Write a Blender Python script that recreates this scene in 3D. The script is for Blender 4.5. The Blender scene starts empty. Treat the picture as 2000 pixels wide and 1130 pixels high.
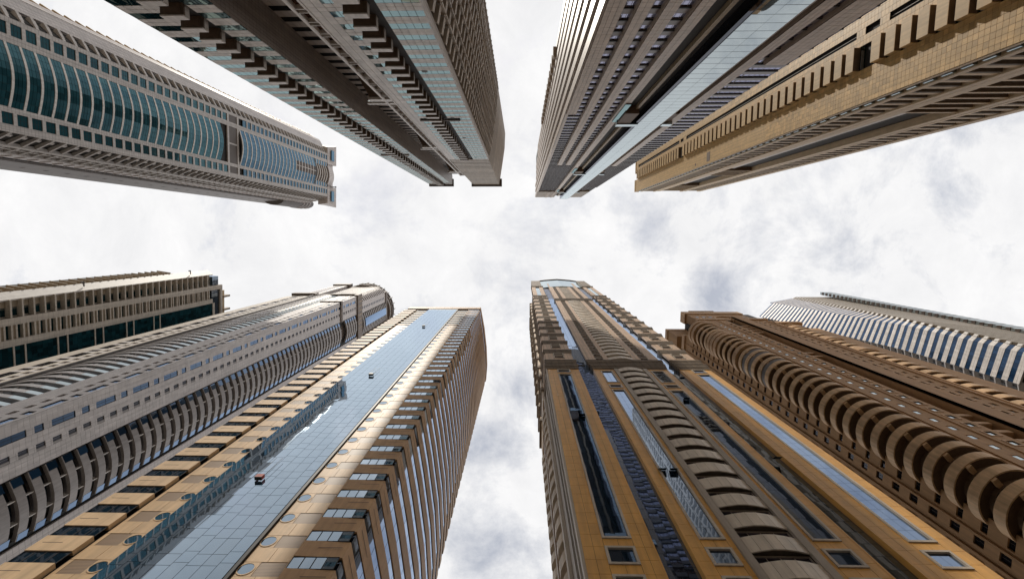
import bpy, math, random
from mathutils import Vector, Matrix
random.seed(7)
R = math.radians
scene = bpy.context.scene
col = scene.collection

# ------------------------------------------------------------------ camera
# world: x to the right of the picture, y towards its bottom edge, z up; eye at the origin
FPX = 889.0                                   # focal length in photo pixels (16 mm on 36 mm)
k = Vector((18.0, -104.0, FPX)).normalized()  # zenith in camera coordinates (right, down, forward)
ex = Vector((1, 0, 0)) - k.x * k; ex.normalize()
ey = k.cross(ex)
right = Vector((ex.x, ey.x, k.x)); down = Vector((ex.y, ey.y, k.y)); fwd = Vector((ex.z, ey.z, k.z))
camd = bpy.data.cameras.new("camera"); cam = bpy.data.objects.new("camera", camd); col.objects.link(cam)
camd.sensor_width = 36; camd.lens = 16; camd.clip_start = 0.1; camd.clip_end = 6000
M = Matrix.Identity(4)
for i in range(3):
    M[i][0] = right[i]; M[i][1] = -down[i]; M[i][2] = -fwd[i]
cam.matrix_world = M
scene.camera = cam
GROUND = -1.6

# ------------------------------------------------------------------ light
SUN = Vector((-0.53, -1.0, 1.82)).normalized()
el = math.asin(SUN.z); az = math.atan2(SUN.x, SUN.y)
world = bpy.data.worlds.new("World"); scene.world = world; world.use_nodes = True
nt = world.node_tree; nt.nodes.clear()
def N(t, ty, **kw):
    n = t.nodes.new(ty)
    for a, b in kw.items(): setattr(n, a, b)
    return n
out = N(nt, 'ShaderNodeOutputWorld'); bg = N(nt, 'ShaderNodeBackground')
sky = N(nt, 'ShaderNodeTexSky', sky_type='NISHITA', sun_disc=False)
sky.sun_elevation = el; sky.sun_rotation = az; sky.air_density = 1.0; sky.dust_density = 1.5
bg.inputs['Strength'].default_value = 0.11
tc = N(nt, 'ShaderNodeTexCoord')
sep = N(nt, 'ShaderNodeSeparateXYZ'); nt.links.new(tc.outputs['Generated'], sep.inputs[0])
zc = N(nt, 'ShaderNodeMath', operation='MAXIMUM'); nt.links.new(sep.outputs['Z'], zc.inputs[0]); zc.inputs[1].default_value = 0.08
dv = N(nt, 'ShaderNodeVectorMath', operation='DIVIDE'); nt.links.new(tc.outputs['Generated'], dv.inputs[0])
cmb = N(nt, 'ShaderNodeCombineXYZ')
for i in range(3): nt.links.new(zc.outputs[0], cmb.inputs[i])
nt.links.new(cmb.outputs[0], dv.inputs[1])           # cloud layer: direction / height
def noise(t, vec, scale, detail, rough, dist=0.0):
    n = N(t, 'ShaderNodeTexNoise'); n.inputs['Scale'].default_value = scale; n.inputs['Detail'].default_value = detail
    n.inputs['Roughness'].default_value = rough; n.inputs['Distortion'].default_value = dist
    if vec: t.links.new(vec, n.inputs['Vector'])
    return n
off = N(nt, 'ShaderNodeVectorMath', operation='ADD'); nt.links.new(dv.outputs[0], off.inputs[0]); off.inputs[1].default_value = (5.1, 2.35, 0)
n1 = noise(nt, off.outputs[0], 4.2, 10, 0.66, 0.25)
n2 = noise(nt, off.outputs[0], 0.9, 4, 0.5, 0.0)
mixn = N(nt, 'ShaderNodeMath', operation='MULTIPLY_ADD'); nt.links.new(n2.outputs[0], mixn.inputs[0]); mixn.inputs[1].default_value = 0.55
nt.links.new(n1.outputs[0], mixn.inputs[2])
last = mixn.outputs[0]
# thinner spots of the cloud layer: (x, y, radius, depth) in cloud-layer units
for gx, gy, gr, gd in ((0.29, -0.02, 0.12, .17), (0.42, 0.13, 0.09, .13), (0.95, -0.08, 0.10, .15), (-0.06, 0.50, 0.14, .18), (-0.02, 0.34, 0.10, .14), (-0.08, 0.74, 0.20, .17), (0.6, 0.05, 0.2, .06), (-0.9, 0.3, .3, .08), (-0.35, 1.4, .3, .12)):
    ds = N(nt, 'ShaderNodeVectorMath', operation='DISTANCE'); nt.links.new(dv.outputs[0], ds.inputs[0]); ds.inputs[1].default_value = (gx, gy, 1.0)
    mr = N(nt, 'ShaderNodeMapRange', interpolation_type='SMOOTHSTEP'); nt.links.new(ds.outputs['Value'], mr.inputs[0]); mr.inputs[1].default_value = 0; mr.inputs[2].default_value = gr; mr.inputs[3].default_value = gd; mr.inputs[4].default_value = 0
    sb = N(nt, 'ShaderNodeMath', operation='SUBTRACT'); nt.links.new(last, sb.inputs[0]); nt.links.new(mr.outputs[0], sb.inputs[1]); last = sb.outputs[0]
rmp = N(nt, 'ShaderNodeValToRGB'); rmp.color_ramp.elements[0].position = 0.51; rmp.color_ramp.elements[1].position = 0.76
rmp.color_ramp.elements[0].color = (0.45, 0.45, 0.45, 1); rmp.color_ramp.elements[1].color = (1, 1, 1, 1)
nt.links.new(last, rmp.inputs[0])
n3 = noise(nt, off.outputs[0], 5.0, 10, 0.68, 0.3)
r3 = N(nt, 'ShaderNodeValToRGB'); r3.color_ramp.elements[0].position = 0.3; r3.color_ramp.elements[1].position = 0.7
r3.color_ramp.elements[0].color = (7.1, 7.1, 7.22, 1); r3.color_ramp.elements[1].color = (8.45, 8.4, 8.4, 1)
nt.links.new(n3.outputs[0], r3.inputs[0])
mx = N(nt, 'ShaderNodeMix', data_type='RGBA')
nt.links.new(rmp.outputs[0], mx.inputs[0]); nt.links.new(sky.outputs[0], mx.inputs[6]); nt.links.new(r3.outputs[0], mx.inputs[7])
nt.links.new(mx.outputs[2], bg.inputs[0]); nt.links.new(bg.outputs[0], out.inputs[0])

sund = bpy.data.lights.new("sun", 'SUN'); sund.energy = 2.6; sund.angle = R(1.0); sund.color = (1.0, 0.93, 0.82)
suno = bpy.data.objects.new("sun", sund); col.objects.link(suno)
suno.rotation_euler = (-SUN).to_track_quat('-Z', 'Y').to_euler()

scene.render.engine = 'CYCLES'
scene.view_settings.view_transform = 'Standard'; scene.view_settings.look = 'None'
scene.view_settings.gamma = 1; scene.view_settings.exposure = 0.12; scene.view_settings.use_curve_mapping = False
scene.cycles.max_bounces = 6; scene.cycles.glossy_bounces = 3; scene.cycles.diffuse_bounces = 3

# ------------------------------------------------------------------ materials
def newmat(name):
    m = bpy.data.materials.new(name); m.use_nodes = True; t = m.node_tree; t.nodes.clear()
    return m, t, N(t, 'ShaderNodeOutputMaterial')
def rand_value(t, lo, hi):
    """one value per piece: object random + random per island"""
    oi = N(t, 'ShaderNodeObjectInfo'); ge = N(t, 'ShaderNodeNewGeometry')
    a = N(t, 'ShaderNodeMath', operation='ADD'); t.links.new(oi.outputs['Random'], a.inputs[0]); t.links.new(ge.outputs['Random Per Island'], a.inputs[1])
    f = N(t, 'ShaderNodeMath', operation='FRACT'); t.links.new(a.outputs[0], f.inputs[0])
    mr = N(t, 'ShaderNodeMapRange'); t.links.new(f.outputs[0], mr.inputs[0]); mr.inputs[3].default_value = lo; mr.inputs[4].default_value = hi
    return mr.outputs[0]
def solid(name, c, rough=0.6, var=0.06, grain=0.10, joints=None, metal=0.0, spec=0.35, bump=0.02, streak=0.16):
    m, t, o = newmat(name)
    p = N(t, 'ShaderNodeBsdfPrincipled'); p.inputs['Roughness'].default_value = rough; p.inputs['Metallic'].default_value = metal
    p.inputs['Specular IOR Level'].default_value = spec
    geo = N(t, 'ShaderNodeNewGeometry')
    ns = noise(t, geo.outputs['Position'], 0.55, 6, 0.65)
    st = N(t, 'ShaderNodeMapping'); t.links.new(geo.outputs['Position'], st.inputs[0]); st.inputs['Scale'].default_value = (1.6, 1.6, 0.09)
    n2 = noise(t, st.outputs[0], 1.0, 5, 0.6)
    a = N(t, 'ShaderNodeMapRange'); t.links.new(ns.outputs[0], a.inputs[0]); a.inputs[1].default_value = 0.3; a.inputs[2].default_value = 0.7; a.inputs[3].default_value = 1 - grain; a.inputs[4].default_value = 1 + grain
    b = N(t, 'ShaderNodeMapRange'); t.links.new(n2.outputs[0], b.inputs[0]); b.inputs[1].default_value = 0.35; b.inputs[2].default_value = 0.65; b.inputs[3].default_value = 1 - streak; b.inputs[4].default_value = 1 + streak * 0.5
    x = N(t, 'ShaderNodeMath', operation='MULTIPLY'); t.links.new(a.outputs[0], x.inputs[0]); t.links.new(b.outputs[0], x.inputs[1])
    y = N(t, 'ShaderNodeMath', operation='MULTIPLY'); t.links.new(x.outputs[0], y.inputs[0]); t.links.new(rand_value(t, 1 - var, 1 + var), y.inputs[1])
    last = y.outputs[0]
    if joints:                                   # far cladding only: joint lines in facade metres
        uvn = N(t, 'ShaderNodeUVMap')
        br = N(t, 'ShaderNodeTexBrick'); br.offset = 0; br.squash = 1
        t.links.new(uvn.outputs[0], br.inputs[0]); br.inputs['Scale'].default_value = 1
        br.inputs['Mortar Size'].default_value = joints[2]; br.inputs['Mortar Smooth'].default_value = 0
        br.inputs['Brick Width'].default_value = joints[0]; br.inputs['Row Height'].default_value = joints[1]
        br.inputs['Color1'].default_value = (0.96, 0.96, 0.96, 1); br.inputs['Color2'].default_value = (1.04, 1.04, 1.04, 1); br.inputs['Mortar'].default_value = (0.45, 0.42, 0.4, 1)
        z = N(t, 'ShaderNodeMath', operation='MULTIPLY'); t.links.new(last, z.inputs[0]); t.links.new(br.outputs['Color'], z.inputs[1]); last = z.outputs[0]
    vm = N(t, 'ShaderNodeVectorMath', operation='SCALE'); vm.inputs[0].default_value = c[:3]; t.links.new(last, vm.inputs['Scale'])
    t.links.new(vm.outputs[0], p.inputs['Base Color'])
    bp = N(t, 'ShaderNodeBump'); bp.inputs['Strength'].default_value = 0.15; bp.inputs['Distance'].default_value = bump
    nb = noise(t, geo.outputs['Position'], 9, 3, 0.6); t.links.new(nb.outputs[0], bp.inputs['Height']); t.links.new(bp.outputs[0], p.inputs['Normal'])
    t.links.new(p.outputs[0], o.inputs[0])
    return m
def glass(name, dark, refl, base=0.10, ior=1.7, rough=0.02, wave=0.02, var=0.25, wscale=0.35, coat=None):
    """curtain-wall glass: dark body, tinted Fresnel mirror, slightly wavy panes"""
    m, t, o = newmat(name)
    d = N(t, 'ShaderNodeBsdfDiffuse'); g = N(t, 'ShaderNodeBsdfGlossy')
    g.inputs['Roughness'].default_value = rough; g.inputs['Color'].default_value = (*refl, 1)
    geo = N(t, 'ShaderNodeNewGeometry')
    bp = N(t, 'ShaderNodeBump'); bp.inputs['Strength'].default_value = 1.0; bp.inputs['Distance'].default_value = wave
    mp = N(t, 'ShaderNodeMapping'); t.links.new(geo.outputs['Position'], mp.inputs[0]); mp.inputs['Scale'].default_value = (1, 1, 0.45)
    nb = noise(t, mp.outputs[0], wscale, 2, 0.5); t.links.new(nb.outputs[0], bp.inputs['Height'])
    t.links.new(bp.outputs[0], g.inputs['Normal'])
    vm = N(t, 'ShaderNodeVectorMath', operation='SCALE'); vm.inputs[0].default_value = dark; t.links.new(rand_value(t, 1 - var, 1 + 2 * var), vm.inputs['Scale'])
    t.links.new(vm.outputs[0], d.inputs['Color'])
    fr = N(t, 'ShaderNodeFresnel'); fr.inputs['IOR'].default_value = ior
    ad = N(t, 'ShaderNodeMath', operation='ADD'); ad.use_clamp = True; t.links.new(fr.outputs[0], ad.inputs[0]); ad.inputs[1].default_value = base
    if coat:                                     # metal-coated glass: reflectance rises evenly towards grazing
        lw = N(t, 'ShaderNodeLayerWeight'); lw.inputs['Blend'].default_value = 0.5
        ad = N(t, 'ShaderNodeMath', operation='MULTIPLY_ADD'); ad.use_clamp = True; t.links.new(lw.outputs['Facing'], ad.inputs[0]); ad.inputs[1].default_value = coat[1]; ad.inputs[2].default_value = coat[0]
    mi = N(t, 'ShaderNodeMixShader'); t.links.new(ad.outputs[0], mi.inputs[0]); t.links.new(d.outputs[0], mi.inputs[1]); t.links.new(g.outputs[0], mi.inputs[2])
    t.links.new(mi.outputs[0], o.inputs[0])
    return m
def louvre(name, c, pitch=0.16):
    m, t, o = newmat(name)
    p = N(t, 'ShaderNodeBsdfPrincipled'); p.inputs['Roughness'].default_value = 0.5
    geo = N(t, 'ShaderNodeNewGeometry'); sp = N(t, 'ShaderNodeSeparateXYZ'); t.links.new(geo.outputs['Position'], sp.inputs[0])
    dvv = N(t, 'ShaderNodeMath', operation='DIVIDE'); t.links.new(sp.outputs['Z'], dvv.inputs[0]); dvv.inputs[1].default_value = pitch
    fr = N(t, 'ShaderNodeMath', operation='FRACT'); t.links.new(dvv.outputs[0], fr.inputs[0])
    rp = N(t, 'ShaderNodeValToRGB'); rp.color_ramp.elements[0].position = 0.25; rp.color_ramp.elements[1].position = 0.45
    rp.color_ramp.elements[0].color = (c[0] * .35, c[1] * .35, c[2] * .35, 1); rp.color_ramp.elements[1].color = (*c, 1)
    t.links.new(fr.outputs[0], rp.inputs[0]); t.links.new(rp.outputs[0], p.inputs['Base Color']); t.links.new(p.outputs[0], o.inputs[0])
    return m

MT = {}
MT['tan'] = solid('tan_cladding', (0.57, 0.395, 0.225), 0.55, 0.05)
MT['tan_brown'] = solid('brown_cladding', (0.33, 0.20, 0.11), 0.55, 0.05)
MT['louvre'] = louvre('louvre_brown', (0.27, 0.17, 0.09))
MT['louvre_dark'] = louvre('louvre_dark', (0.12, 0.095, 0.08), 0.3)
MT['orange'] = solid('orange_cladding', (0.70, 0.365, 0.08), 0.42, 0.04, spec=0.5)
MT['orange_far'] = solid('orange_cladding_far', (0.70, 0.365, 0.08), 0.42, 0.0, joints=(1.0, 1.7, 0.03), spec=0.5)
MT['peach'] = solid('peach_cladding', (0.64, 0.45, 0.305), 0.5, 0.04, joints=(1.0, 1.7, 0.03))
MT['taupe'] = solid('taupe_panel', (0.68, 0.59, 0.48), 0.45, 0.09)
MT['taupe_frame'] = solid('taupe_frame', (0.37, 0.31, 0.25), 0.5, 0.03)
MT['taupe_dark'] = solid('taupe_cornice', (0.23, 0.18, 0.13), 0.6, 0.05, joints=(1.5, 5.0, 0.04))
MT['white_frame'] = solid('pale_frame', (0.70, 0.66, 0.62), 0.5, 0.03)
MT['offwhite'] = solid('offwhite_cladding', (0.52, 0.485, 0.46), 0.55, 0.04, joints=(1.2, 0.85, 0.03))
MT['offwhite_plain'] = solid('offwhite_plain', (0.52, 0.485, 0.46), 0.55, 0.04)
MT['grey'] = solid('grey_cladding', (0.57, 0.53, 0.515), 0.5, 0.06, joints=(1.0, 1.13, 0.03))
MT['grey_plain'] = solid('grey_plain', (0.57, 0.53, 0.515), 0.5, 0.07)
MT['grey_bright'] = solid('pale_grey_cladding', (0.60, 0.55, 0.53), 0.45, 0.05, joints=(1.2, 1.13, 0.03))
MT['grey_balc'] = solid('grey_balcony_panel', (0.30, 0.275, 0.265), 0.45, 0.09)
MT['grey_dark'] = solid('dark_grey_cladding', (0.16, 0.145, 0.14), 0.6, 0.05)
MT['beige'] = solid('beige_cladding', (0.58, 0.52, 0.45), 0.55, 0.04, joints=(1.7, 1.7, 0.025))
MT['beige_plain'] = solid('beige_plain', (0.56, 0.50, 0.43), 0.55, 0.05)
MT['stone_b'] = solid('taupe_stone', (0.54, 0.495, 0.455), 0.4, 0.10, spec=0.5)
MT['stone_b_far'] = solid('taupe_stone_far', (0.54, 0.495, 0.455), 0.4, 0.0, joints=(1.0, 1.0, 0.03), spec=0.5)
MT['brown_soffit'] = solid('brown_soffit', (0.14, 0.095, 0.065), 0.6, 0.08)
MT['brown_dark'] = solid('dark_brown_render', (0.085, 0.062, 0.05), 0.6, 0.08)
MT['stone_c'] = solid('pinkish_stone', (0.52, 0.425, 0.345), 0.4, 0.07, spec=0.5)
MT['stone_c_far'] = solid('pinkish_stone_far', (0.52, 0.425, 0.345), 0.4, 0.0, joints=(0.75, 1.1, 0.03), spec=0.5)
MT['spandrel_c'] = solid('purple_brown_spandrel', (0.15, 0.12, 0.118), 0.35, 0.2, spec=0.6)
MT['gold'] = solid('gold_stone', (0.60, 0.385, 0.155), 0.45, 0.20, spec=0.45)
MT['gold_far'] = solid('gold_stone_far', (0.60, 0.385, 0.155), 0.45, 0.0, joints=(0.95, 0.85, 0.03), spec=0.45)
MT['gold_trim'] = solid('sand_trim', (0.57, 0.43, 0.27), 0.5, 0.05)
MT['dark'] = solid('dark_core', (0.03, 0.027, 0.025), 0.7, 0.1)
MT['joint'] = solid('joint_backing', (0.09, 0.07, 0.055), 0.8, 0.1)
MT['brown_i'] = solid('russet_render', (0.45, 0.255, 0.115), 0.7, 0.05, streak=0.16)
MT['brown_i_ring'] = solid('russet_balcony', (0.66, 0.43, 0.235), 0.6, 0.07, streak=0.25, grain=0.16)
MT['brown_i_trim'] = solid('russet_trim', (0.56, 0.345, 0.18), 0.6, 0.05)
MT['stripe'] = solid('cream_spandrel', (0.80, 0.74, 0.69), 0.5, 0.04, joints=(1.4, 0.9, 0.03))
MT['roof'] = solid('roof_gravel', (0.25, 0.23, 0.21), 0.9)
MT['red'] = solid('red_paint', (0.35, 0.05, 0.03), 0.5)
MT['black'] = solid('black_metal', (0.02, 0.02, 0.02), 0.5)
MT['metal'] = solid('grey_metal', (0.35, 0.35, 0.36), 0.35, metal=0.8)
MT['g_blue'] = glass('blue_curtain_glass', (0.010, 0.022, 0.035), (0.72, 0.84, 1.0), 0.10, 1.8, wave=0.02)
MT['g_dark'] = glass('dark_blue_glass', (0.006, 0.012, 0.02), (0.62, 0.72, 0.85), 0.02, 1.45, wave=0.03)
MT['g_wavy'] = glass('wavy_blue_glass', (0.004, 0.010, 0.018), (0.62, 0.76, 1.0), wave=0.008, wscale=0.4, coat=(-0.12, 0.95))
MT['g_teal'] = glass('teal_glass', (0.014, 0.050, 0.062), (0.30, 0.54, 0.62), coat=(-0.28, 1.08), wave=0.02)
MT['g_tealblue'] = glass('steel_blue_glass', (0.02, 0.055, 0.085), (0.34, 0.54, 0.70), coat=(-0.24, 1.02), wave=0.02)
MT['g_green'] = glass('green_glass', (0.006, 0.016, 0.018), (0.48, 0.66, 0.68), coat=(-0.10, 0.80), wave=0.03)
MT['g_pale'] = glass('pale_mirror_glass', (0.045, 0.06, 0.065), (0.72, 0.80, 0.83), 0.34, 1.7, wave=0.012, var=0.3)
MT['g_black'] = glass('black_glass', (0.008, 0.008, 0.010), (0.6, 0.62, 0.7), 0.02, 1.45, wave=0.02, var=0.6)
MT['g_lilac'] = glass('lilac_glass', (0.03, 0.03, 0.042), (0.66, 0.66, 0.86), 0.24, 1.6, wave=0.02, var=0.4)
MT['g_deepteal'] = glass('deep_teal_glass', (0.004, 0.022, 0.028), (0.30, 0.55, 0.62), 0.02, 1.4, wave=0.02, var=0.5)

# ------------------------------------------------------------------ mesh helpers
def project(p):
    c = Vector((p.dot(right), p.dot(down), p.dot(fwd)))
    if c.z < 0.05: return None
    return (1000 + FPX * c.x / c.z, 565 + FPX * c.y / c.z)
def psize(pts):
    """size in photo pixels, 0 when out of the frame"""
    q = [project(p) for p in pts]
    if any(a is None for a in q): return 0
    xs = [a[0] for a in q]; ys = [a[1] for a in q]
    if max(xs) < -10 or min(xs) > 2010 or max(ys) < -10 or min(ys) > 1140: return 0
    return max(max(xs) - min(xs), max(ys) - min(ys))

class MB:
    def __init__(s): s.v = []; s.f = []; s.uv = []; s.mi = []
    def quad(s, pts, uvs=None, mi=0):
        i = len(s.v); s.v += [tuple(p) for p in pts]; s.f.append(tuple(range(i, i + len(pts))))
        s.uv += uvs or [(p[0], p[2]) for p in pts]; s.mi.append(mi)
    def hexa(s, P, U=None, mi=0):
        """P: 8 points, bottom 0-3 then top 4-7 in the same order; U: (u,v) per point"""
        i = len(s.v); s.v += [tuple(p) for p in P]
        for f in ((0, 3, 2, 1), (4, 5, 6, 7), (0, 1, 5, 4), (1, 2, 6, 5), (2, 3, 7, 6), (3, 0, 4, 7)):
            s.f.append(tuple(i + a for a in f))
            s.uv += [U[a] for a in f] if U else [(P[a][0] + P[a][1], P[a][2]) for a in f]
            s.mi.append(mi)
    def mesh(s, name, mats):
        m = bpy.data.meshes.new(name); m.from_pydata(s.v, [], s.f)
        l = m.uv_layers.new(name='UVMap'); flat = [c for u in s.uv for c in u]
        l.data.foreach_set('uv', flat)
        for mt in (mats if isinstance(mats, (list, tuple)) else [mats]): m.materials.append(mt)
        if max(s.mi, default=0): m.polygons.foreach_set('material_index', s.mi)
        return m
    def center(s):
        xs = [p[0] for p in s.v]; ys = [p[1] for p in s.v]; zs = [p[2] for p in s.v]
        return Vector(((min(xs) + max(xs)) / 2, (min(ys) + max(ys)) / 2, (min(zs) + max(zs)) / 2))
    def build(s, name, mat, parent=None, stuff=False):
        if not s.f: return None
        c = s.center()
        s.v = [(p[0] - c.x, p[1] - c.y, p[2] - c.z) for p in s.v]
        o = bpy.data.objects.new(name, s.mesh(name, mat)); col.objects.link(o)
        link(o, parent, c)
        if stuff: o['kind'] = 'stuff'
        return o
def link(o, parent, world):
    if parent is None: o.location = world; o['world'] = tuple(world); return
    o.parent = parent; o.location = Vector(world) - Vector(parent['world']); o['world'] = tuple(world)

def tower(name, x, y, label, cat='skyscraper', group=None):
    e = bpy.data.objects.new(name, None); col.objects.link(e); e.location = (x, y, GROUND); e['world'] = (x, y, GROUND)
    e['label'] = label; e['category'] = cat
    if group: e['group'] = group
    return e

class Fac:
    """a vertical facade plane: s metres along, z up, o outwards"""
    def __init__(s, a, b, out=None):
        s.a = Vector((a[0], a[1], 0)); d = Vector((b[0] - a[0], b[1] - a[1], 0)); s.L = d.length; s.d = d.normalized()
        n = Vector((s.d.y, -s.d.x, 0))
        ref = Vector((out[0], out[1], 0)) if out else -(s.a + d / 2)
        s.n = n if n.dot(ref) > 0 else -n
        s.flip = s.d.cross(Vector((0, 0, 1))).dot(s.n) < 0
    def p(s, u, z, o=0): return s.a + s.d * u + s.n * o + Vector((0, 0, z))
    def corners(s, r):
        s0, s1, z0, z1, o0, o1 = r
        c = [(s0, o1), (s1, o1), (s1, o0), (s0, o0)]
        if s.flip: c = c[::-1]
        P = [s.p(a, z0, b) for a, b in c] + [s.p(a, z1, b) for a, b in c]
        U = [(a + b, z0) for a, b in c] + [(a + b, z1) for a, b in c]
        return P, U
    def box(s, mb, r, mi=0):
        P, U = s.corners(r); mb.hexa(P, U, mi)

PIECE_MIN = 8.0
def pieces(name, fac, rects, mat, parent, tilt=0.0, minpx=PIECE_MIN, cap=300, label=None, keep_small=True):
    """every rect its own object while it shows at >= minpx, the largest 300; the rest one part of kind stuff"""
    sized = []
    for r in rects:
        P, U = fac.corners(r); sized.append((psize(P), r))
    sized.sort(key=lambda a: -a[0])
    cache = {}; made = []; rest = MB()
    for i, (px, r) in enumerate(sized):
        if px >= minpx and len(made) < cap:
            w, h, dpt = round(r[1] - r[0], 3), round(r[3] - r[2], 3), round(r[5] - r[4], 3)
            key = (w, h, dpt)
            if key not in cache:
                mb = MB()
                c = [(-w / 2, dpt / 2), (w / 2, dpt / 2), (w / 2, -dpt / 2), (-w / 2, -dpt / 2)]
                if fac.flip: c = c[::-1]
                P = [fac.d * a + fac.n * b + Vector((0, 0, zz)) for zz in (-h / 2, h / 2) for a, b in c]
                mb.hexa(P, [(a + b, zz) for zz in (-h / 2, h / 2) for a, b in c]); cache[key] = mb.mesh(name, mat)
            o = bpy.data.objects.new(name, cache[key]); col.objects.link(o)
            link(o, parent, fac.p((r[0] + r[1]) / 2, (r[2] + r[3]) / 2, (r[4] + r[5]) / 2))
            if tilt:
                q = Matrix.Rotation(random.uniform(-tilt, tilt), 3, fac.d) @ Matrix.Rotation(random.uniform(-tilt, tilt), 3, Vector((0, 0, 1)))
                o.rotation_euler = q.to_euler()
            if label: o['label'] = label
            made.append(o)
        elif keep_small:
            if tilt:
                P, U = fac.corners(r); c = sum(P, Vector()) / 8
                q = Matrix.Rotation(random.uniform(-tilt, tilt), 3, fac.d) @ Matrix.Rotation(random.uniform(-tilt, tilt), 3, Vector((0, 0, 1)))
                rest.hexa([c + q @ (a - c) for a in P], U)
            else: fac.box(rest, r)
    if rest.f: rest.build(name, mat, parent, stuff=True)
    return made

def stack(name, fn, zs, mat, parent, kids=(), minpx=PIECE_MIN, cap=300, label=None):
    """a template drawn by fn(mb) at height 0, repeated at every height of zs; kids = [(name, fn, mat)] sub-parts"""
    mb = MB(); fn(mb); c = mb.center(); vs = list(mb.v)
    mb2 = MB(); mb2.v = [(p[0] - c.x, p[1] - c.y, p[2] - c.z) for p in vs]; mb2.f, mb2.uv, mb2.mi = mb.f, mb.uv, mb.mi
    mesh = mb2.mesh(name, mat)
    km = []
    for kn, kf, kmat in kids:
        b = MB(); kf(b); kc = b.center(); raw = list(b.v)
        b.v = [(p[0] - kc.x, p[1] - kc.y, p[2] - kc.z) for p in b.v]
        km.append((kn, b.mesh(kn, kmat), kc, raw, b, kmat))
    xs = [p[0] for p in vs]; ys = [p[1] for p in vs]; zz = [p[2] for p in vs]
    bb = [Vector((x, y, z)) for x in (min(xs), max(xs)) for y in (min(ys), max(ys)) for z in (min(zz), max(zz))]
    sized = sorted([(psize([q + Vector((0, 0, z)) for q in bb]), z) for z in zs], key=lambda a: -a[0])
    rest = MB(); rk = [MB() for _ in km]; n = 0
    for px, z in sized:
        if px >= minpx and n < cap:
            o = bpy.data.objects.new(name, mesh); col.objects.link(o); link(o, parent, c + Vector((0, 0, z))); n += 1
            if label: o['label'] = label
            for kn, kmesh, kc, raw, b, kmat in km:
                q = bpy.data.objects.new(kn, kmesh); col.objects.link(q); link(q, o, kc + Vector((0, 0, z)))
        else:
            def add(dst, v, src):
                i = len(dst.v); dst.v += [(p[0], p[1], p[2] + z) for p in v]
                dst.f += [tuple(i + a for a in f) for f in src.f]; dst.uv += src.uv; dst.mi += src.mi
            add(rest, vs, mb)
            for (kn, kmesh, kc, raw, b, kmat), d in zip(km, rk): add(d, raw, b)
    if rest.f: rest.build(name, mat, parent, stuff=True)
    for (kn, kmesh, kc, raw, b, kmat), d in zip(km, rk):
        if d.f: d.build(kn, kmat, parent, stuff=True)

def ring(fac, mb, r, w, o0, o1):
    """picture-frame of four bars around the opening r=(s0,s1,z0,z1)"""
    s0, s1, z0, z1 = r
    fac.box(mb, (s0, s0 + w, z0, z1, o0, o1)); fac.box(mb, (s1 - w, s1, z0, z1, o0, o1))
    fac.box(mb, (s0 + w, s1 - w, z0, z0 + w, o0, o1)); fac.box(mb, (s0 + w, s1 - w, z1 - w, z1, o0, o1))
def window_stack(fac, s0, s1, h, zs, parent, fmat, gmat, w=0.12, o=(0.0, 0.15), mull=1, name='window', rows=0, minpx=PIECE_MIN):
    def fr(mb):
        ring(fac, mb, (s0, s1, 0, h), w, o[0], o[1])
        for i in range(1, mull + 1):
            c = s0 + w + (s1 - s0 - 2 * w) * i / (mull + 1); fac.box(mb, (c - 0.03, c + 0.03, w, h - w, o[0], o[0] + 0.06))
        for i in range(1, rows + 1):
            c = w + (h - 2 * w) * i / (rows + 1); fac.box(mb, (s0 + w, s1 - w, c - 0.025, c + 0.025, o[0], o[0] + 0.055))
    def pn(mb): fac.box(mb, (s0 + w - .01, s1 - w + .01, w - .01, h - w + .01, o[0] - 0.03, o[0] + 0.03))
    stack(name, fr, zs, fmat, parent, [('pane', pn, gmat)], minpx=minpx)

def prism(poly, z0, z1, mb, mi=0):
    n = len(poly); area = sum(poly[i][0] * poly[(i + 1) % n][1] - poly[(i + 1) % n][0] * poly[i][1] for i in range(n))
    if area < 0: poly = poly[::-1]
    u = 0
    for i in range(n):
        a, b = poly[i], poly[(i + 1) % n]; L = math.hypot(b[0] - a[0], b[1] - a[1])
        mb.quad([(a[0], a[1], z0), (b[0], b[1], z0), (b[0], b[1], z1), (a[0], a[1], z1)], [(u, z0), (u + L, z0), (u + L, z1), (u, z1)], mi); u += L
    mb.quad([(x, y, z1) for x, y in poly], [(x, y) for x, y in poly], mi)
    mb.quad([(x, y, z0) for x, y in poly[::-1]], [(x, y) for x, y in poly[::-1]], mi)
def body(poly, z1, mat, parent, name='body', z0=GROUND):
    mb = MB(); prism(poly, z0, z1, mb); return mb.build(name, mat, parent)

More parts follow.
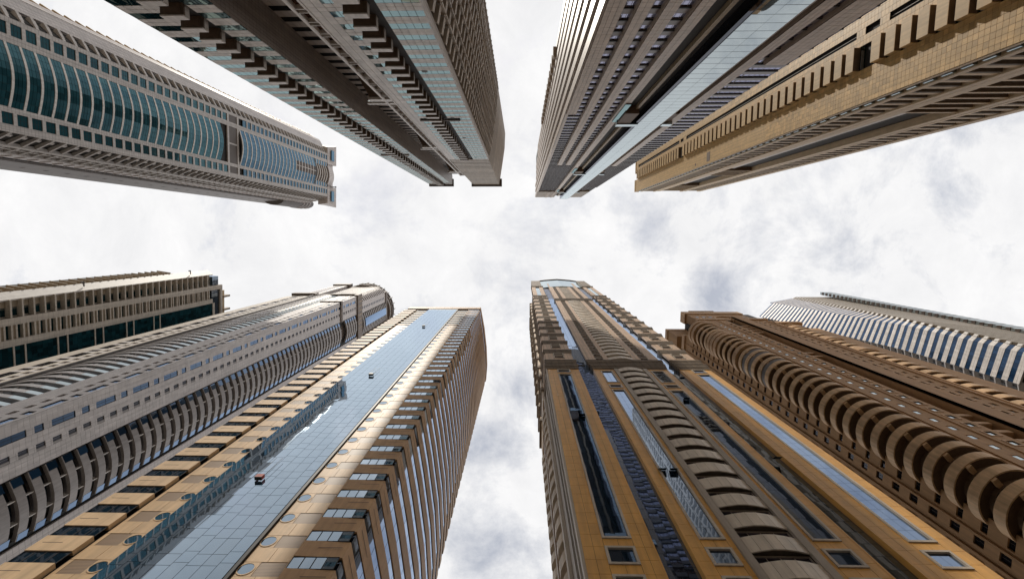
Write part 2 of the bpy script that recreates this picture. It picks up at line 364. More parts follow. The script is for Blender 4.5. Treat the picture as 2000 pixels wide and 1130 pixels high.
def offsets(poly, o, out):
    """offset an open polyline by o towards the point/side 'out' (a reference direction per vertex)"""
    res = []
    for i, p in enumerate(poly):
        a = poly[max(i - 1, 0)]; b = poly[min(i + 1, len(poly) - 1)]
        d = Vector((b[0] - a[0], b[1] - a[1])).normalized(); n = Vector((d.y, -d.x))
        if n.dot(Vector(out)) < 0: n = -n
        res.append((p[0] + n.x * o, p[1] + n.y * o))
    return res
def strip(mb, poly, z0, z1, o0, o1, out, mi=0):
    """a band with thickness that follows an open polyline; one connected shell"""
    A = offsets(poly, o0, out); B = offsets(poly, o1, out); i0 = len(mb.v); n = len(poly)
    cross = Vector((poly[-1][0] - poly[0][0], poly[-1][1] - poly[0][1], 0)).cross(Vector((out[0], out[1], 0))).z
    for (a, b) in zip(A, B):
        mb.v += [(a[0], a[1], z0), (b[0], b[1], z0), (b[0], b[1], z1), (a[0], a[1], z1)]
    us = [0]
    for i in range(1, n): us.append(us[-1] + math.hypot(poly[i][0] - poly[i - 1][0], poly[i][1] - poly[i - 1][1]))
    def f(*ix):
        ix = ix if cross < 0 else ix[::-1]
        mb.f.append(tuple(i0 + a for a in ix)); mb.mi.append(mi)
        for a in ix:
            kk, c = divmod(a, 4); mb.uv.append((us[kk] + (0.3 if c in (0, 3) else 0), (z0 if c < 2 else z1)))
    for i in range(n - 1):
        a = 4 * i; b = a + 4
        for q in range(4): f(a + q, b + q, b + (q + 1) % 4, a + (q + 1) % 4)
    f(3, 2, 1, 0)
    e = 4 * (n - 1); f(e, e + 1, e + 2, e + 3)
def clad(fac, s0, s1, z0, z1, ds, dz, near, far, parent, o=0.0, th=0.05, gap=0.03, minpx=9, name='panel', tilt=0.0, phase=0.0):
    """cladding panels with open joints while they show at >= minpx, one slab with joint lines beyond"""
    n = max(1, round((s1 - s0) / ds)); w = (s1 - s0) / n
    z = z0; rects = []
    while z < z1 - 0.01:
        zt = min(z + dz, z1)
        if psize([fac.p(s0, z, o), fac.p(s0 + w, z, o), fac.p(s0, zt, o), fac.p(s0 + w, zt, o)]) < minpx and psize([fac.p(s1 - w, z, o), fac.p(s1, z, o), fac.p(s1 - w, zt, o), fac.p(s1, zt, o)]) < minpx and z > z0 + 30: break
        for i in range(n): rects.append((s0 + i * w + gap / 2, s0 + (i + 1) * w - gap / 2, z + gap / 2, zt - gap / 2, o, o + th))
        z = zt
    mb = MB()
    if rects:
        fac.box(mb, (s0 + 0.01, s1 - 0.01, z0, z, o - 0.1, o + 0.004)); mb.build('joint_backing', MT['joint'], parent)
    if z < z1 - 0.01:
        mb = MB(); fac.box(mb, (s0, s1, z, z1, o - 0.1, o + th)); mb.build('cladding', far, parent)
    return rects
def levels(z0, z1, step): 
    r = []; z = z0
    while z < z1: r.append(z); z += step
    return r

# ------------------------------------------------------------------ ground (setting)
mb = MB(); mb.quad([(-3000, -3000, GROUND), (3000, -3000, GROUND), (3000, 3000, GROUND), (-3000, 3000, GROUND)])
g = mb.build('ground', solid('sand_ground', (0.24, 0.205, 0.165), 0.9), None); g['kind'] = 'structure'
mb = MB(); mb.quad([(-400, -14, GROUND + .004), (400, -14, GROUND + .004), (400, 14, GROUND + .004), (-400, 14, GROUND + .004)])
g = mb.build('road', solid('asphalt', (0.055, 0.055, 0.058), 0.9), None); g['kind'] = 'structure'
for y0, y1 in ((-25.5, -14.0), (14.0, 25.5)):
    mb = MB(); mb.hexa([(-400, y0, GROUND), (400, y0, GROUND), (400, y1, GROUND), (-400, y1, GROUND), (-400, y0, GROUND + .13), (400, y0, GROUND + .13), (400, y1, GROUND + .13), (-400, y1, GROUND + .13)])
    g = mb.build('pavement', solid('paving', (0.34, 0.31, 0.28), 0.85, joints=(0.6, 0.6, 0.02)), None); g['kind'] = 'structure'
mb = MB()
for i in range(-60, 60): mb.quad([(i * 6.0, -0.07, GROUND + .008), (i * 6.0 + 3, -0.07, GROUND + .008), (i * 6.0 + 3, .07, GROUND + .008), (i * 6.0, .07, GROUND + .008)])
g = mb.build('lane_marking', solid('road_paint', (0.75, 0.75, 0.72), 0.7), None); g['kind'] = 'structure'

# ================================================================== tower with portholes (lower left of the middle)
def tower_portholes():
    T = tower('skyscraper', -28, 40, 'tan tower with rows of round windows beside a wide blue glass strip', 'skyscraper')
    y0 = 27.1; x0 = -42.1; Ls = 26.8; H = 166.0
    F = Fac((x0, y0), (x0 + Ls, y0))
    east = [(-15.3, 27.1), (-14.3, 34.5), (-13.5, 42.3), (-13.3, 48.9), (-13.75, 54.5)]
    inner = [(x - .9, y) for x, y in east[1:]]
    body([(x0, y0 + .35), (-16.2, y0 + .35)] + inner + [(-42.1, 56)], H, MT['dark'], T)
    zb = 35.2 - 3.4 * 4; zs = [z for z in levels(zb, H - 3, 3.4)]
    allf = levels(zb, H - 3.0, 3.4)
    # left column of projecting blocks with glass between
    def blk(mb):
        F.box(mb, (-0.3, 3.9, 0, 1.95, 0, 0.5))
    def slot(mb): F.box(mb, (0.2, 2.0, 1.0, 1.06, .5, .505))
    stack('spandrel_block', blk, allf, MT['tan'], T, [('groove', slot, MT['joint'])])
    window_stack(F, -0.3, 3.88, 1.43, [z + 1.96 for z in allf], T, MT['dark'], MT['g_dark2'], 0.05, (0.36, 0.42), 3, name='window')
    # right column, the same blocks wrap round on to the curved side
    wrap = [(x0 + 22.95, y0), (x0 + Ls, y0)] + east[1:]
    def wb(mb): strip(mb, wrap, 0, 1.95, -0.4, 0.35, (0.6, -1))
    def slot2(mb): F.box(mb, (24.6, 26.7, 1.0, 1.06, .35, .355)); E1.box(mb, (0.4, 3.2, 1.0, 1.06, .35, .356))
    E1 = Fac(east[0], east[1], (1, 0))
    stack('spandrel_band', wb, allf, MT['tan_brown2'], T, [('groove', slot2, MT['joint'])])
    window_stack(F, 22.95, 26.9, 1.43, [z + 1.96 for z in allf], T, MT['dark'], MT['g_strip'], 0.05, (0.22, 0.28), 3, name='window')
    for i in range(4):
        Ei = Fac(east[i], east[i + 1], (1, 0)); n = max(1, round(Ei.L / 1.9))
        def gl(mb, Ei=Ei, n=n):
            for j in range(n): Ei.box(mb, (Ei.L * j / n + .03, Ei.L * (j + 1) / n - .03, 0, 1.45, -0.3, 0.26))
        stack('window_strip', gl, [z + 1.95 for z in allf], MT['g_wavy'], T)
    # cladding between blocks and glass, both sides
    rects = []
    for a, b, lv0, lv1, pc in ((4.1, 8.2, 4.5, 6.55, 7.3), (18.95, 22.9, 20.45, 22.85, 19.62)):
        mb = MB(); F.box(mb, (a, b, zb, H, -0.25, -0.03)); mb.build('joint_backing', MT['joint'], T)
        top = 137.2 if a < 10 else 136.0
        for z in allf:
            if z > top: break
            m = (a + b) / 2
            rects += [(a + .02, m - .02, z - .45 + .02, z + 1.3, -.05, .06), (m + .02, b - .02, z - .45 + .02, z + 1.3, -.05, .06)]
            # louvre row
            lo, hi = z + 1.32, z + 2.93
            segs = [(a + .02, lv0), (lv1, b - .02)] if lv0 - a > 0.3 else [(lv1, b - .02)]
            for c, d in segs:
                if d - c > .15: rects.append((c, d, lo, hi, -.05, .058))
            if lv0 - a <= 0.3 or True:
                pass
        def lvr(mb, lv0=lv0, lv1=lv1): F.box(mb, (lv0 + .02, lv1 - .02, 0, 1.57, -.05, .03))
        stack('louvre_panel', lvr, [z + 1.34 for z in allf if z <= top], MT['louvre'], T)
        def port(mb, pc=pc):
            n = 24; c = [(math.cos(2 * math.pi * i / n), math.sin(2 * math.pi * i / n)) for i in range(n)]
            for i in range(n):
                (a1, b1), (a2, b2) = c[i], c[(i + 1) % n]
                for r0, r1, o0, o1 in ((.62, .72, .10, .10), (.72, .72, .10, .05), (.62, .62, .02, .10)):
                    q = [F.p(pc + a1 * r0, b1 * r0, o0), F.p(pc + a2 * r0, b2 * r0, o0), F.p(pc + a2 * r1, b2 * r1, o1), F.p(pc + a1 * r1, b1 * r1, o1)]
                    mb.quad(q)
        def pane(mb, pc=pc):
            n = 24; mb.quad([F.p(pc + .63 * math.cos(-2 * math.pi * i / n), .63 * math.sin(-2 * math.pi * i / n), .07) for i in range(n)])
        stack('round_window', port, [z + 2.12 for z in allf if z <= top], MT['tan'], T, [('pane', pane, MT['g_strip'])])
        # top storeys: plain window bands
        def tb(mb, a=a, b=b): F.box(mb, (a, b, 0, 1.3, -.05, .12))
        ts = [z for z in allf if z > top]
        stack('spandrel_panel', tb, ts, MT['tan'], T)
        window_stack(F, a, b, 2.05, [z + 1.32 for z in ts], T, MT['dark'], MT['g_pale'], .05, (0, .1), 3)
    pieces('cladding_panel', F, rects, MT['tan_mid'], T)
    # blue glass strip
    zt = H; panes = []
    n = 8; w = 10.4 / n; z = zb
    while z < zt - 1:
        for i in range(n):
            zz = z + (0.0 if i % 4 in (0, 1, 3) else 1.3)
            a, b = 8.2 + i * w + .02, 8.2 + (i + 1) * w - .02
            for h0, h1 in ((0, 2.05), (2.05, 3.4)):
                lo = z + h0 + (0.35 if i % 3 == 1 else 0); hi = z + h1 + (0.35 if i % 3 == 1 else 0)
                if hi < zt: panes.append((a, b, lo + .02, hi - .02, .30, .36))
        z += 3.4
    mb = MB(); F.box(mb, (8.2, 18.6, zb, zt, -.2, .31)); mb.build('mullion_grid', MT['black'], T)
    pieces('glass_pane', F, panes, MT['g_strip'], T, tilt=R(0.12), minpx=9)
    # dark reveals beside blocks and glass, thin trims
    for s0, s1, o0, o1 in ((3.92, 4.08, -.3, .02), (8.06, 8.2, 0, .12), (18.6, 18.93, -.2, .30)):
        mb = MB(); F.box(mb, (s0, s1, zb, H, o0, o1)); mb.build('reveal', MT['black'], T)
    mb = MB(); F.box(mb, (22.86, 22.94, zb, H, 0, .25)); mb.build('trim', MT['tan'], T)
    # crown band that follows the plan
    mb = MB(); strip(mb, [(x0, y0)] + [(-15.3, y0)] + east[1:], H + .3, H + 3.9, -.8, .45, (0.5, -1)); mb.build('crown_band', MT['tan_brown2'], T)
    def dot(mb): F.box(mb, (0, .5, 0, .5, .451, .47))
    for i in range(9):
        mb = MB(); s = 1.2 + i * 3.0; F.box(mb, (s, s + .45, H + 1.6, H + 2.1, .44, .47)); mb.build('vent_opening', MT['black'], T)
    # lower storeys
    mb = MB(); strip(mb, [(x0, y0), (-15.3, y0)] + east[1:], GROUND, zb - .05, -.8, .3, (0.5, -1)); mb.build('podium_wall', MT['tan'], T)
    # window cleaning cradles hanging on the glass
    for i, (z, m, lab) in enumerate(((132.1, 'black', 'small dark window cleaning cradle highest on the blue glass strip'), (84.5, 'black', 'small dark window cleaning cradle halfway up the blue glass strip'), (46.8, 'red', 'red window cleaning cradle lowest on the blue glass strip'))):
        c = F.p(13.2, z, .8); e = bpy.data.objects.new('window_cleaning_cradle', None); col.objects.link(e); e.location = c; e['world'] = tuple(c)
        e['label'] = lab; e['category'] = 'cradle'; e['group'] = 'cradles on the glass strip'
        mb = MB(); F.box(mb, (12.8, 13.6, z - .05, z + .02, .45, .85)); mb.build('floor_plate', MT['black'], e)
        mb = MB(); F.box(mb, (12.8, 13.6, z + .02, z + .6, .81, .85)); F.box(mb, (12.8, 12.84, z + .02, z + .6, .45, .81)); F.box(mb, (13.56, 13.6, z + .02, z + .6, .45, .81)); mb.build('side_panel', MT[m], e)
        for s in (12.82, 13.55):
            mb = MB(); F.box(mb, (s, s + .03, z + .75, z + 4.5, .7, .73)); mb.build('rope', MT['black'], e)
MT['tan_brown2'] = MT['tan_brown'] = solid('tan_brown_cladding', (0.50, 0.305, 0.155), 0.55, 0.05)
MT['g_dark2'] = glass('dark_window_glass', (0.006, 0.012, 0.02), (0.62, 0.74, 0.9), 0.06, 1.5, wave=0.03)
MT['tan_mid'] = solid('tan_mid_cladding', (0.56, 0.38, 0.21), 0.5, 0.06)
MT['g_strip'] = glass('strip_glass', (0.010, 0.028, 0.05), (0.72, 0.86, 1.0), wave=0.006, wscale=0.3, coat=(-0.34, 1.45))
tower_portholes()

# ================================================================== orange tower (lower middle, right)
def tower_orange():
    T = tower('skyscraper', 24, 42, 'tall orange clad tower with curved taupe balconies and stacked cornices', 'skyscraper')
    X, Y = 5.6, 28.0; F = Fac((X, Y), (X + 34.2, Y)); W = Fac((X, Y), (X, Y + 24), (-1, 0)); RR = 34.2
    zb = 30.0
    mb = MB(); prism([(X + 1.1, Y + 1.2), (X + RR - .1, Y + 1.2), (X + RR, Y + 28), (X + 5, Y + 30), (X + 1.1, Y + 24)], GROUND, 100, mb); mb.build('body', MT['dark'], T)
    mb = MB(); prism([(X + 1.1, Y + 1.2), (X + RR - .2, Y + 1.2), (X + RR - .2, Y + 24), (X + 1.1, Y + 24)], 100, 250, mb); mb.build('upper_body', MT['dark'], T)
    # panels of the lower part: four orange fields with the strip windows left open
    rects = []; near, far = MT['orange'], MT['orange_far']
    wins = [(2.0, 4.75), (11.0, 13.45), (21.4, 24.05), (30.1, 32.75)]
    fields = [(0, 6.55, 0), (9.75, 14.0, 1), (20.8, 25.2, 2), (27.95, 34.2, 3)]
    dz = 1.7; zt = 94.0
    for a, b, k2 in fields:
        wa, wb = wins[k2]
        rects += clad(F, a, wa, zb, zt, 1.0, dz, near, far, T, minpx=7, o=0)
        rects += clad(F, wb, b, zb, zt, 1.0, dz, near, far, T, minpx=7, o=0)
        # between the windows above one another
        for z0, z1 in ((zb, 34.35), (35.2 if 0 else 34.9, 36.0),(38.9, 39.5), ):
            pass
    # openings per column: (z0,z1, mullion columns, rows)
    cols = [[(32.6, 35.0), (36.2, 38.5), (39.6, 90.6), (91.6, 93.7)],
            [(32.6, 35.0), (36.2, 38.5), (39.6, 81.2), (82.2, 84.0), (85.3, 92.8)],
            [(32.6, 35.0), (36.2, 38.5), (39.6, 80.8), (82.2, 84.0), (85.3, 92.8)],
            [(32.6, 35.0), (36.2, 38.5), (39.6, 90.6), (91.6, 93.7)]]
    for (wa, wb), cc in zip(wins, cols):
        prev = zb
        for z0, z1 in cc + [(zt, zt)]:
            if z0 - prev > .05:
                m = (wa + wb) / 2
                rects += [(wa + .02, m - .015, prev + .02, z0 - .02, 0, .05), (m + .015, wb - .02, prev + .02, z0 - .02, 0, .05)]
            prev = z1
        for z0, z1 in cc:
            fr = MB(); ring(F, fr, (wa, wb, z0, z1), .24, -.25, .16); f = fr.build('window', MT['white_frame2'], T)
            h = z1 - z0 - .48; n = max(1, round(h / 1.7)); ww = (wb - wa - .48) / 2
            for i in range(n):
                for j in range(2):
                    pm = MB(); a = wa + .24 + j * ww; z = z0 + .24 + h * i / n
                    q = (a + .015, a + ww - .015, z + .015, z + h / n - .015, -.12, -.05)
                    P, U = F.corners(q); c = sum(P, Vector()) / 8; rr = Matrix.Rotation(R(random.uniform(-.08, .08)), 3, 'X') @ Matrix.Rotation(R(random.uniform(-.08, .08)), 3, 'Z')
                    pm.hexa([c + rr @ (p - c) for p in P], U)
                    pm.build('pane', MT['g_wavy2'], f)
    # strip windows right out of the frame below zb need no more; recessed glass channels
    panes = []
    for a, b, z1 in ((6.6, 9.7, 250.0), (25.25, 27.9, 250.0)):
        mb = MB(); F.box(mb, (a, b, zb, z1, -.9, -.62)); mb.build('mullion_grid', MT['black'], T)
        n = 3; w = (b - a) / n
        z = zb
        while z < z1 - 1:
            for i in range(n): panes.append((a + i * w + .02, a + (i + 1) * w - .02, z + .02, z + 1.68, -.62, -.55))
            z += 1.7
        for s0, s1 in ((a - .18, a + .0), (b, b + .18)):
            mb = MB(); F.box(mb, (s0, s1, zb, 96, -.9, .08)); mb.build('reveal', MT['orange'], T)
    pieces('glass_pane', F, panes, MT['g_wavy'], T, tilt=R(0.22), minpx=7)
    # open top-hung vents
    for s, z in ((4.0, 69.0), (11.4, 52.4), (12.8, 52.4), (22.9, 76.5), (26.8, 55.5), (26.2, 88)):
        mb = MB(); P = [F.p(s - .5, z, -.03), F.p(s + .5, z, -.03), F.p(s + .5, z - .5, .5), F.p(s - .5, z - .5, .5)]
        nrm = Vector((0, -.04, -.04)); mb.hexa([p + nrm for p in P] + P); mb.build('open_vent', MT['g_pale'], T)
    # projecting curved balconies in the middle bay
    mb = MB()
    for a, b in ((14.0, 14.75), (20.05, 20.8)): F.box(mb, (a, b, zb, 94, -.1, .30))
    mb.build('bay_frame', MT['taupe_frame'], T)
    def arc(s0, s1, bulge, n=6, base=0.0):
        return [(F.p(s0 + (s1 - s0) * i / n, 0, base + bulge * math.sin(math.pi * i / n)).x, F.p(s0 + (s1 - s0) * i / n, 0, base + bulge * math.sin(math.pi * i / n)).y) for i in range(n + 1)]
    A = arc(14.75, 20.05, .42, 5, .02)
    def slab(mb): strip(mb, A, 0.3, .5, -1.2, -.06, (0, -1))
    def par(mb):
        for i in range(5):
            strip(mb, [Vector(A[i]).lerp(Vector(A[i + 1]), .01), Vector(A[i]).lerp(Vector(A[i + 1]), .99)], .2, 1.85, -.08, .06, (0, -1))
    par_k = [('parapet_panel', (lambda mb, i=i: strip(mb, [tuple(Vector(A[i]).lerp(Vector(A[i + 1]), .012)), tuple(Vector(A[i]).lerp(Vector(A[i + 1]), .988))], -.05, 2.0, -.06, .07, (0, -1))), MT['taupe']) for i in range(5)]
    stack('balcony', slab, levels(zb + 1.1, 93, 3.4), MT['taupe_dark2'], T, par_k, cap=60)
    window_stack(F, 14.75, 20.05, 1.4, [z + 2.0 for z in levels(zb + 1.1, 91, 3.4)], T, MT['taupe_frame'], MT['g_lilac'], .12, (-.35, -.2), 3)
    mb = MB(); F.box(mb, (14.75, 20.05, zb, 94, -.5, -.36)); mb.build('back_wall', MT['brown_dark'], T)
    # cornices: (s0,s1,z0,z1,out)
    def cornice(fc, s0, s1, z0, side=0.7, k=1.0):
        mb = MB()
        for a, (h0, h1, o) in enumerate(((0, .7, .16), (.7, 1.5, .28), (1.5, 2.3, .40), (2.3, 2.75, .5))):
            fc.box(mb, (s0 - o * side * k, s1 + o * side * k, z0 + h0, z0 + h1, -1.2, o * k))
        mb.build('cornice', MT['taupe_dark'], T)
    for s0, s1 in ((0, 6.5), (27.95, 34.2)):
        cornice(F, s0, s1, 94.0); cornice(F, s0, s1, 97.4)
    cornice(F, 9.75, 25.2, 94.0); cornice(F, 9.4, 25.6, 97.4)
    # second tier
    Z1, Z2 = 100.2, 196.0
    for a, b in ((9.1, 11.4), (13.35, 14.4), (20.1, 21.65), (23.6, 26.0)):
        a = max(a, 9.3); b = min(b, 25.6)
        mb = MB(); F.box(mb, (a, b, Z1, Z2, -.4, .15)); mb.build('pier', MT['peach'], T)
    lv = levels(Z1 + 1.2, Z2 - 2, 3.4)
    for a, b in ((11.4, 13.35), (21.65, 23.6)):
        window_stack(F, a, b, 1.5, lv, T, MT['white_frame2'], MT['g_lilac'], .14, (-.1, .12), 1)
        def sp(mb, a=a, b=b): F.box(mb, (a, b, 0, 1.86, -.1, .0))
        stack('spandrel_panel', sp, [z + 1.52 for z in lv], MT['brown_soffit'], T)
    A2 = arc(14.4, 20.1, .42, 6, .05)
    def b2(mb): strip(mb, A2, 0, 1.75, -.9, .05, (0, -1))
    stack('balcony', b2, lv, MT['taupe'], T)
    mb = MB(); F.box(mb, (14.4, 20.1, Z1, Z2, -.6, -.4)); mb.build('back_wall', MT['brown_dark'], T)
    cornice(F, 9.3, 25.6, 196.2, .6); cornice(F, 9.6, 25.3, 199, .5)
    # side stacks: blocks with a cornice every three storeys
    zz = 100.2; i = 0; rects2 = []
    while zz < 205:
        for s0, s1 in ((0.15, 6.4), (28.1, 34.05)):
            m = (s0 + s1) / 2; up = zz + 9.4
            rects2 += [(s0, m - 1.25, zz, up - 2.6, -.3, .1), (m + 1.25, s1, zz, up - 2.6, -.3, .1)]
            rects2 += [(m - 1.23, m + 1.23, zz + 1.2, zz + 2.3, -.3, .1)]
            for w0, w1 in ((zz + 2.4, zz + 4.5), (zz + 5.0, zz + 6.6)):
                fr = MB(); ring(F, fr, (m - 1.22, m + 1.22, w0, w1), .2, -.2, .22); f = fr.build('window', MT['white_frame2'], T)
                pm = MB(); F.box(pm, (m - 1.0, m + 1.0, w0 + .2, w1 - .2, -.12, -.05)); pm.build('pane', MT['g_lilac'], f)
            cornice(F, s0, s1, up - 2.75, .8, .85)
        cornice(W, 0.4, 7.5, zz + 6.65, .8, .75)
        mb = MB(); W.box(mb, (0.1, 7.8, zz, zz + 6.6, -.6, .15)); mb.build('side_wall', MT['peach'], T)
        zz += 9.4; i += 1
    pieces('stack_panel', F, rects2, MT['peach'], T, minpx=5)
    # third tier
    Z3 = 250.0
    for s0, s1 in ((0.3, 6.2), (28.3, 33.8)):
        m = (s0 + s1) / 2
        for a, b in ((s0, m - 1), (m + 1, s1)):
            mb = MB(); F.box(mb, (a, b, 206, Z3, -.6, .1)); mb.build('pier', MT['peach'], T)
        mb = MB(); F.box(mb, (m - 1, m + 1, 206, Z3, -.5, -.1)); mb.build('window_strip', MT['g_pale'], T)
        cornice(F, s0, s1, Z3 - .5, .8); 
        mb = MB(); F.box(mb, (s0 + .3, s1 - .3, Z3 + 2, 282, -5, .4)); mb.build('corner_turret', MT['taupe_dark'], T)
    for a, b in ((9.6, 11.6), (13.3, 14.9), (19.6, 21.2), (22.9, 24.9)):
        mb = MB(); F.box(mb, (a, b, 202, 268, -.6, .2)); mb.build('pier', MT['peach'], T)
    lv = levels(203, 266, 3.4)
    for a, b, mm in ((11.6, 13.3, 'taupe_dark2'), (21.2, 22.9, 'taupe_dark2'), (14.9, 19.6, 'taupe')):
        def sp(mb, a=a, b=b): F.box(mb, (a, b, 0, 1.6, -.5, .05))
        stack('spandrel_panel', sp, lv, MT[mm], T)
        mb = MB(); F.box(mb, (a, b, 202, 268, -.6, -.3)); mb.build('window_strip', MT['g_lilac'], T)
    for a, b in ((6.6, 9.6), (24.9, 28.1)):
        def sp(mb, a=a, b=b): F.box(mb, (a, b, 0, 1.5, -.9, -.5))
        stack('spandrel_panel', sp, levels(208, 248, 3.4), MT['spandrel_c'], T)
    mb = MB(); strip(mb, [tuple(F.p(s, 0, o).xy) for s, o in ((4.5, -.5), (9, .2), (17, .8), (25, .2), (29.5, -.5))], 250, 287, -1.0, -.1, (0, -1)); mb.build('glass_crown', MT['g_pale'], T)
    mb = MB(); strip(mb, [tuple(F.p(s, 0, o).xy) for s, o in ((4.5, -.5), (9, .2), (17, .8), (25, .2), (29.5, -.5))], 287, 288, -1.2, .3, (0, -1)); mb.build('roof_rim', MT['taupe_dark2'], T)
    mb = MB(); prism([(X + 4, Y + 1.2), (X + 30, Y + 1.2), (X + 30, Y + 20), (X + 4, Y + 20)], 250, 286, mb); mb.build('upper_body', MT['dark'], T)
    # side wall facing left: grooved piers, bays and frames
    y = 0.0
    prof = [(0, .55, 'white_frame2', .25), (.55, .85, 'black', -.05), (.85, 1.25, 'taupe_frame', .18), (1.25, 1.6, 'g_blue', .0), (1.6, 2.2, 'taupe_frame', .3), (2.2, 3.6, 'g_blue', .0), (3.6, 4.0, 'taupe_frame', .3),
            (4.0, 7.0, 'taupe_frame', .12), (7.0, 8.0, 'white_frame2', .5), (8.0, 13.0, 'BAL', .2), (13.0, 14.0, 'taupe_frame', .6), (14.0, 17.0, 'orange_far', .2), (17.0, 18.2, 'taupe_frame', .5), (18.2, 22.0, 'BAL', .3), (22.0, 24.0, 'taupe_frame', .6)]
    for a, b, mm, o in prof:
        if mm == 'BAL':
            mb = MB(); W.box(mb, (a, b, zb, 96, -.6, -.2)); mb.build('back_wall', MT['brown_dark'], T)
            aa = [tuple(W.p(a + (b - a) * i / 5, 0, .1 + .9 * math.sin(math.pi * i / 5)).xy) for i in range(6)]
            stack('balcony', lambda mb, aa=aa: strip(mb, aa, 0, 1.7, -.8, .05, (-1, 0)), levels(zb + 1, 94, 3.4), MT['taupe'], T)
        else:
            mb = MB(); W.box(mb, (a + .01, b - .01, zb, 97, -.6, o)); mb.build('side_pier', MT[mm], T)
    mb = MB(); W.box(mb, (8, 24, 97.2, 246, -.6, .0)); mb.build('side_wall', MT['peach'], T)
    for k2, z in enumerate(levels(100, 244, 9.4)):
        o = 0.5
        mb = MB(); W.box(mb, (9, 15, z, z + 6, -.1, .6)); mb.build('side_bay', MT['taupe'], T)
        mb = MB(); W.box(mb, (8.6, 15.4, z + 6, z + 7.4, -.1, .9)); mb.build('cornice', MT['taupe_dark'], T)
        mb = MB(); W.box(mb, (17, 23.4, z, z + 7, -.1, .5)); mb.build('side_bay', MT['gold_trim'], T)
        mb = MB(); W.box(mb, (16.7, 23.9, z + 7, z + 8.2, -.1, 1.0)); mb.build('cornice', MT['taupe_dark'], T)
    cornice(W, 0, 24, 95.5, .3, .8)
    pieces('cladding_panel', F, rects, MT['orange'], T, minpx=7)
    mb = MB(); F.box(mb, (0, 34.2, GROUND, zb - .02, -.3, .1)); W.box(mb, (.4, 24, GROUND, zb - .02, -.3, .1)); mb.build('podium_wall', MT['orange_far'], T)
MT['white_frame2'] = solid('pale_stone_frame', (0.50, 0.43, 0.35), 0.5, 0.03)
MT['taupe_dark2'] = solid('taupe_slab', (0.20, 0.16, 0.12), 0.6, 0.05)
MT['g_wavy2'] = glass('wavy_strip_glass', (0.006, 0.014, 0.024), (0.58, 0.73, 1.0), wave=0.010, wscale=0.4, coat=(-0.18, 0.95))
tower_orange()
def floors_at(z, z0, z1, p=3.4):
    """storey lines z + n*p inside z0..z1"""
    a = z - math.floor((z - z0) / p) * p
    return levels(a, z1, p)
def plan(fac, pts): return [tuple(fac.p(s, 0, o).xy) for s, o in pts]

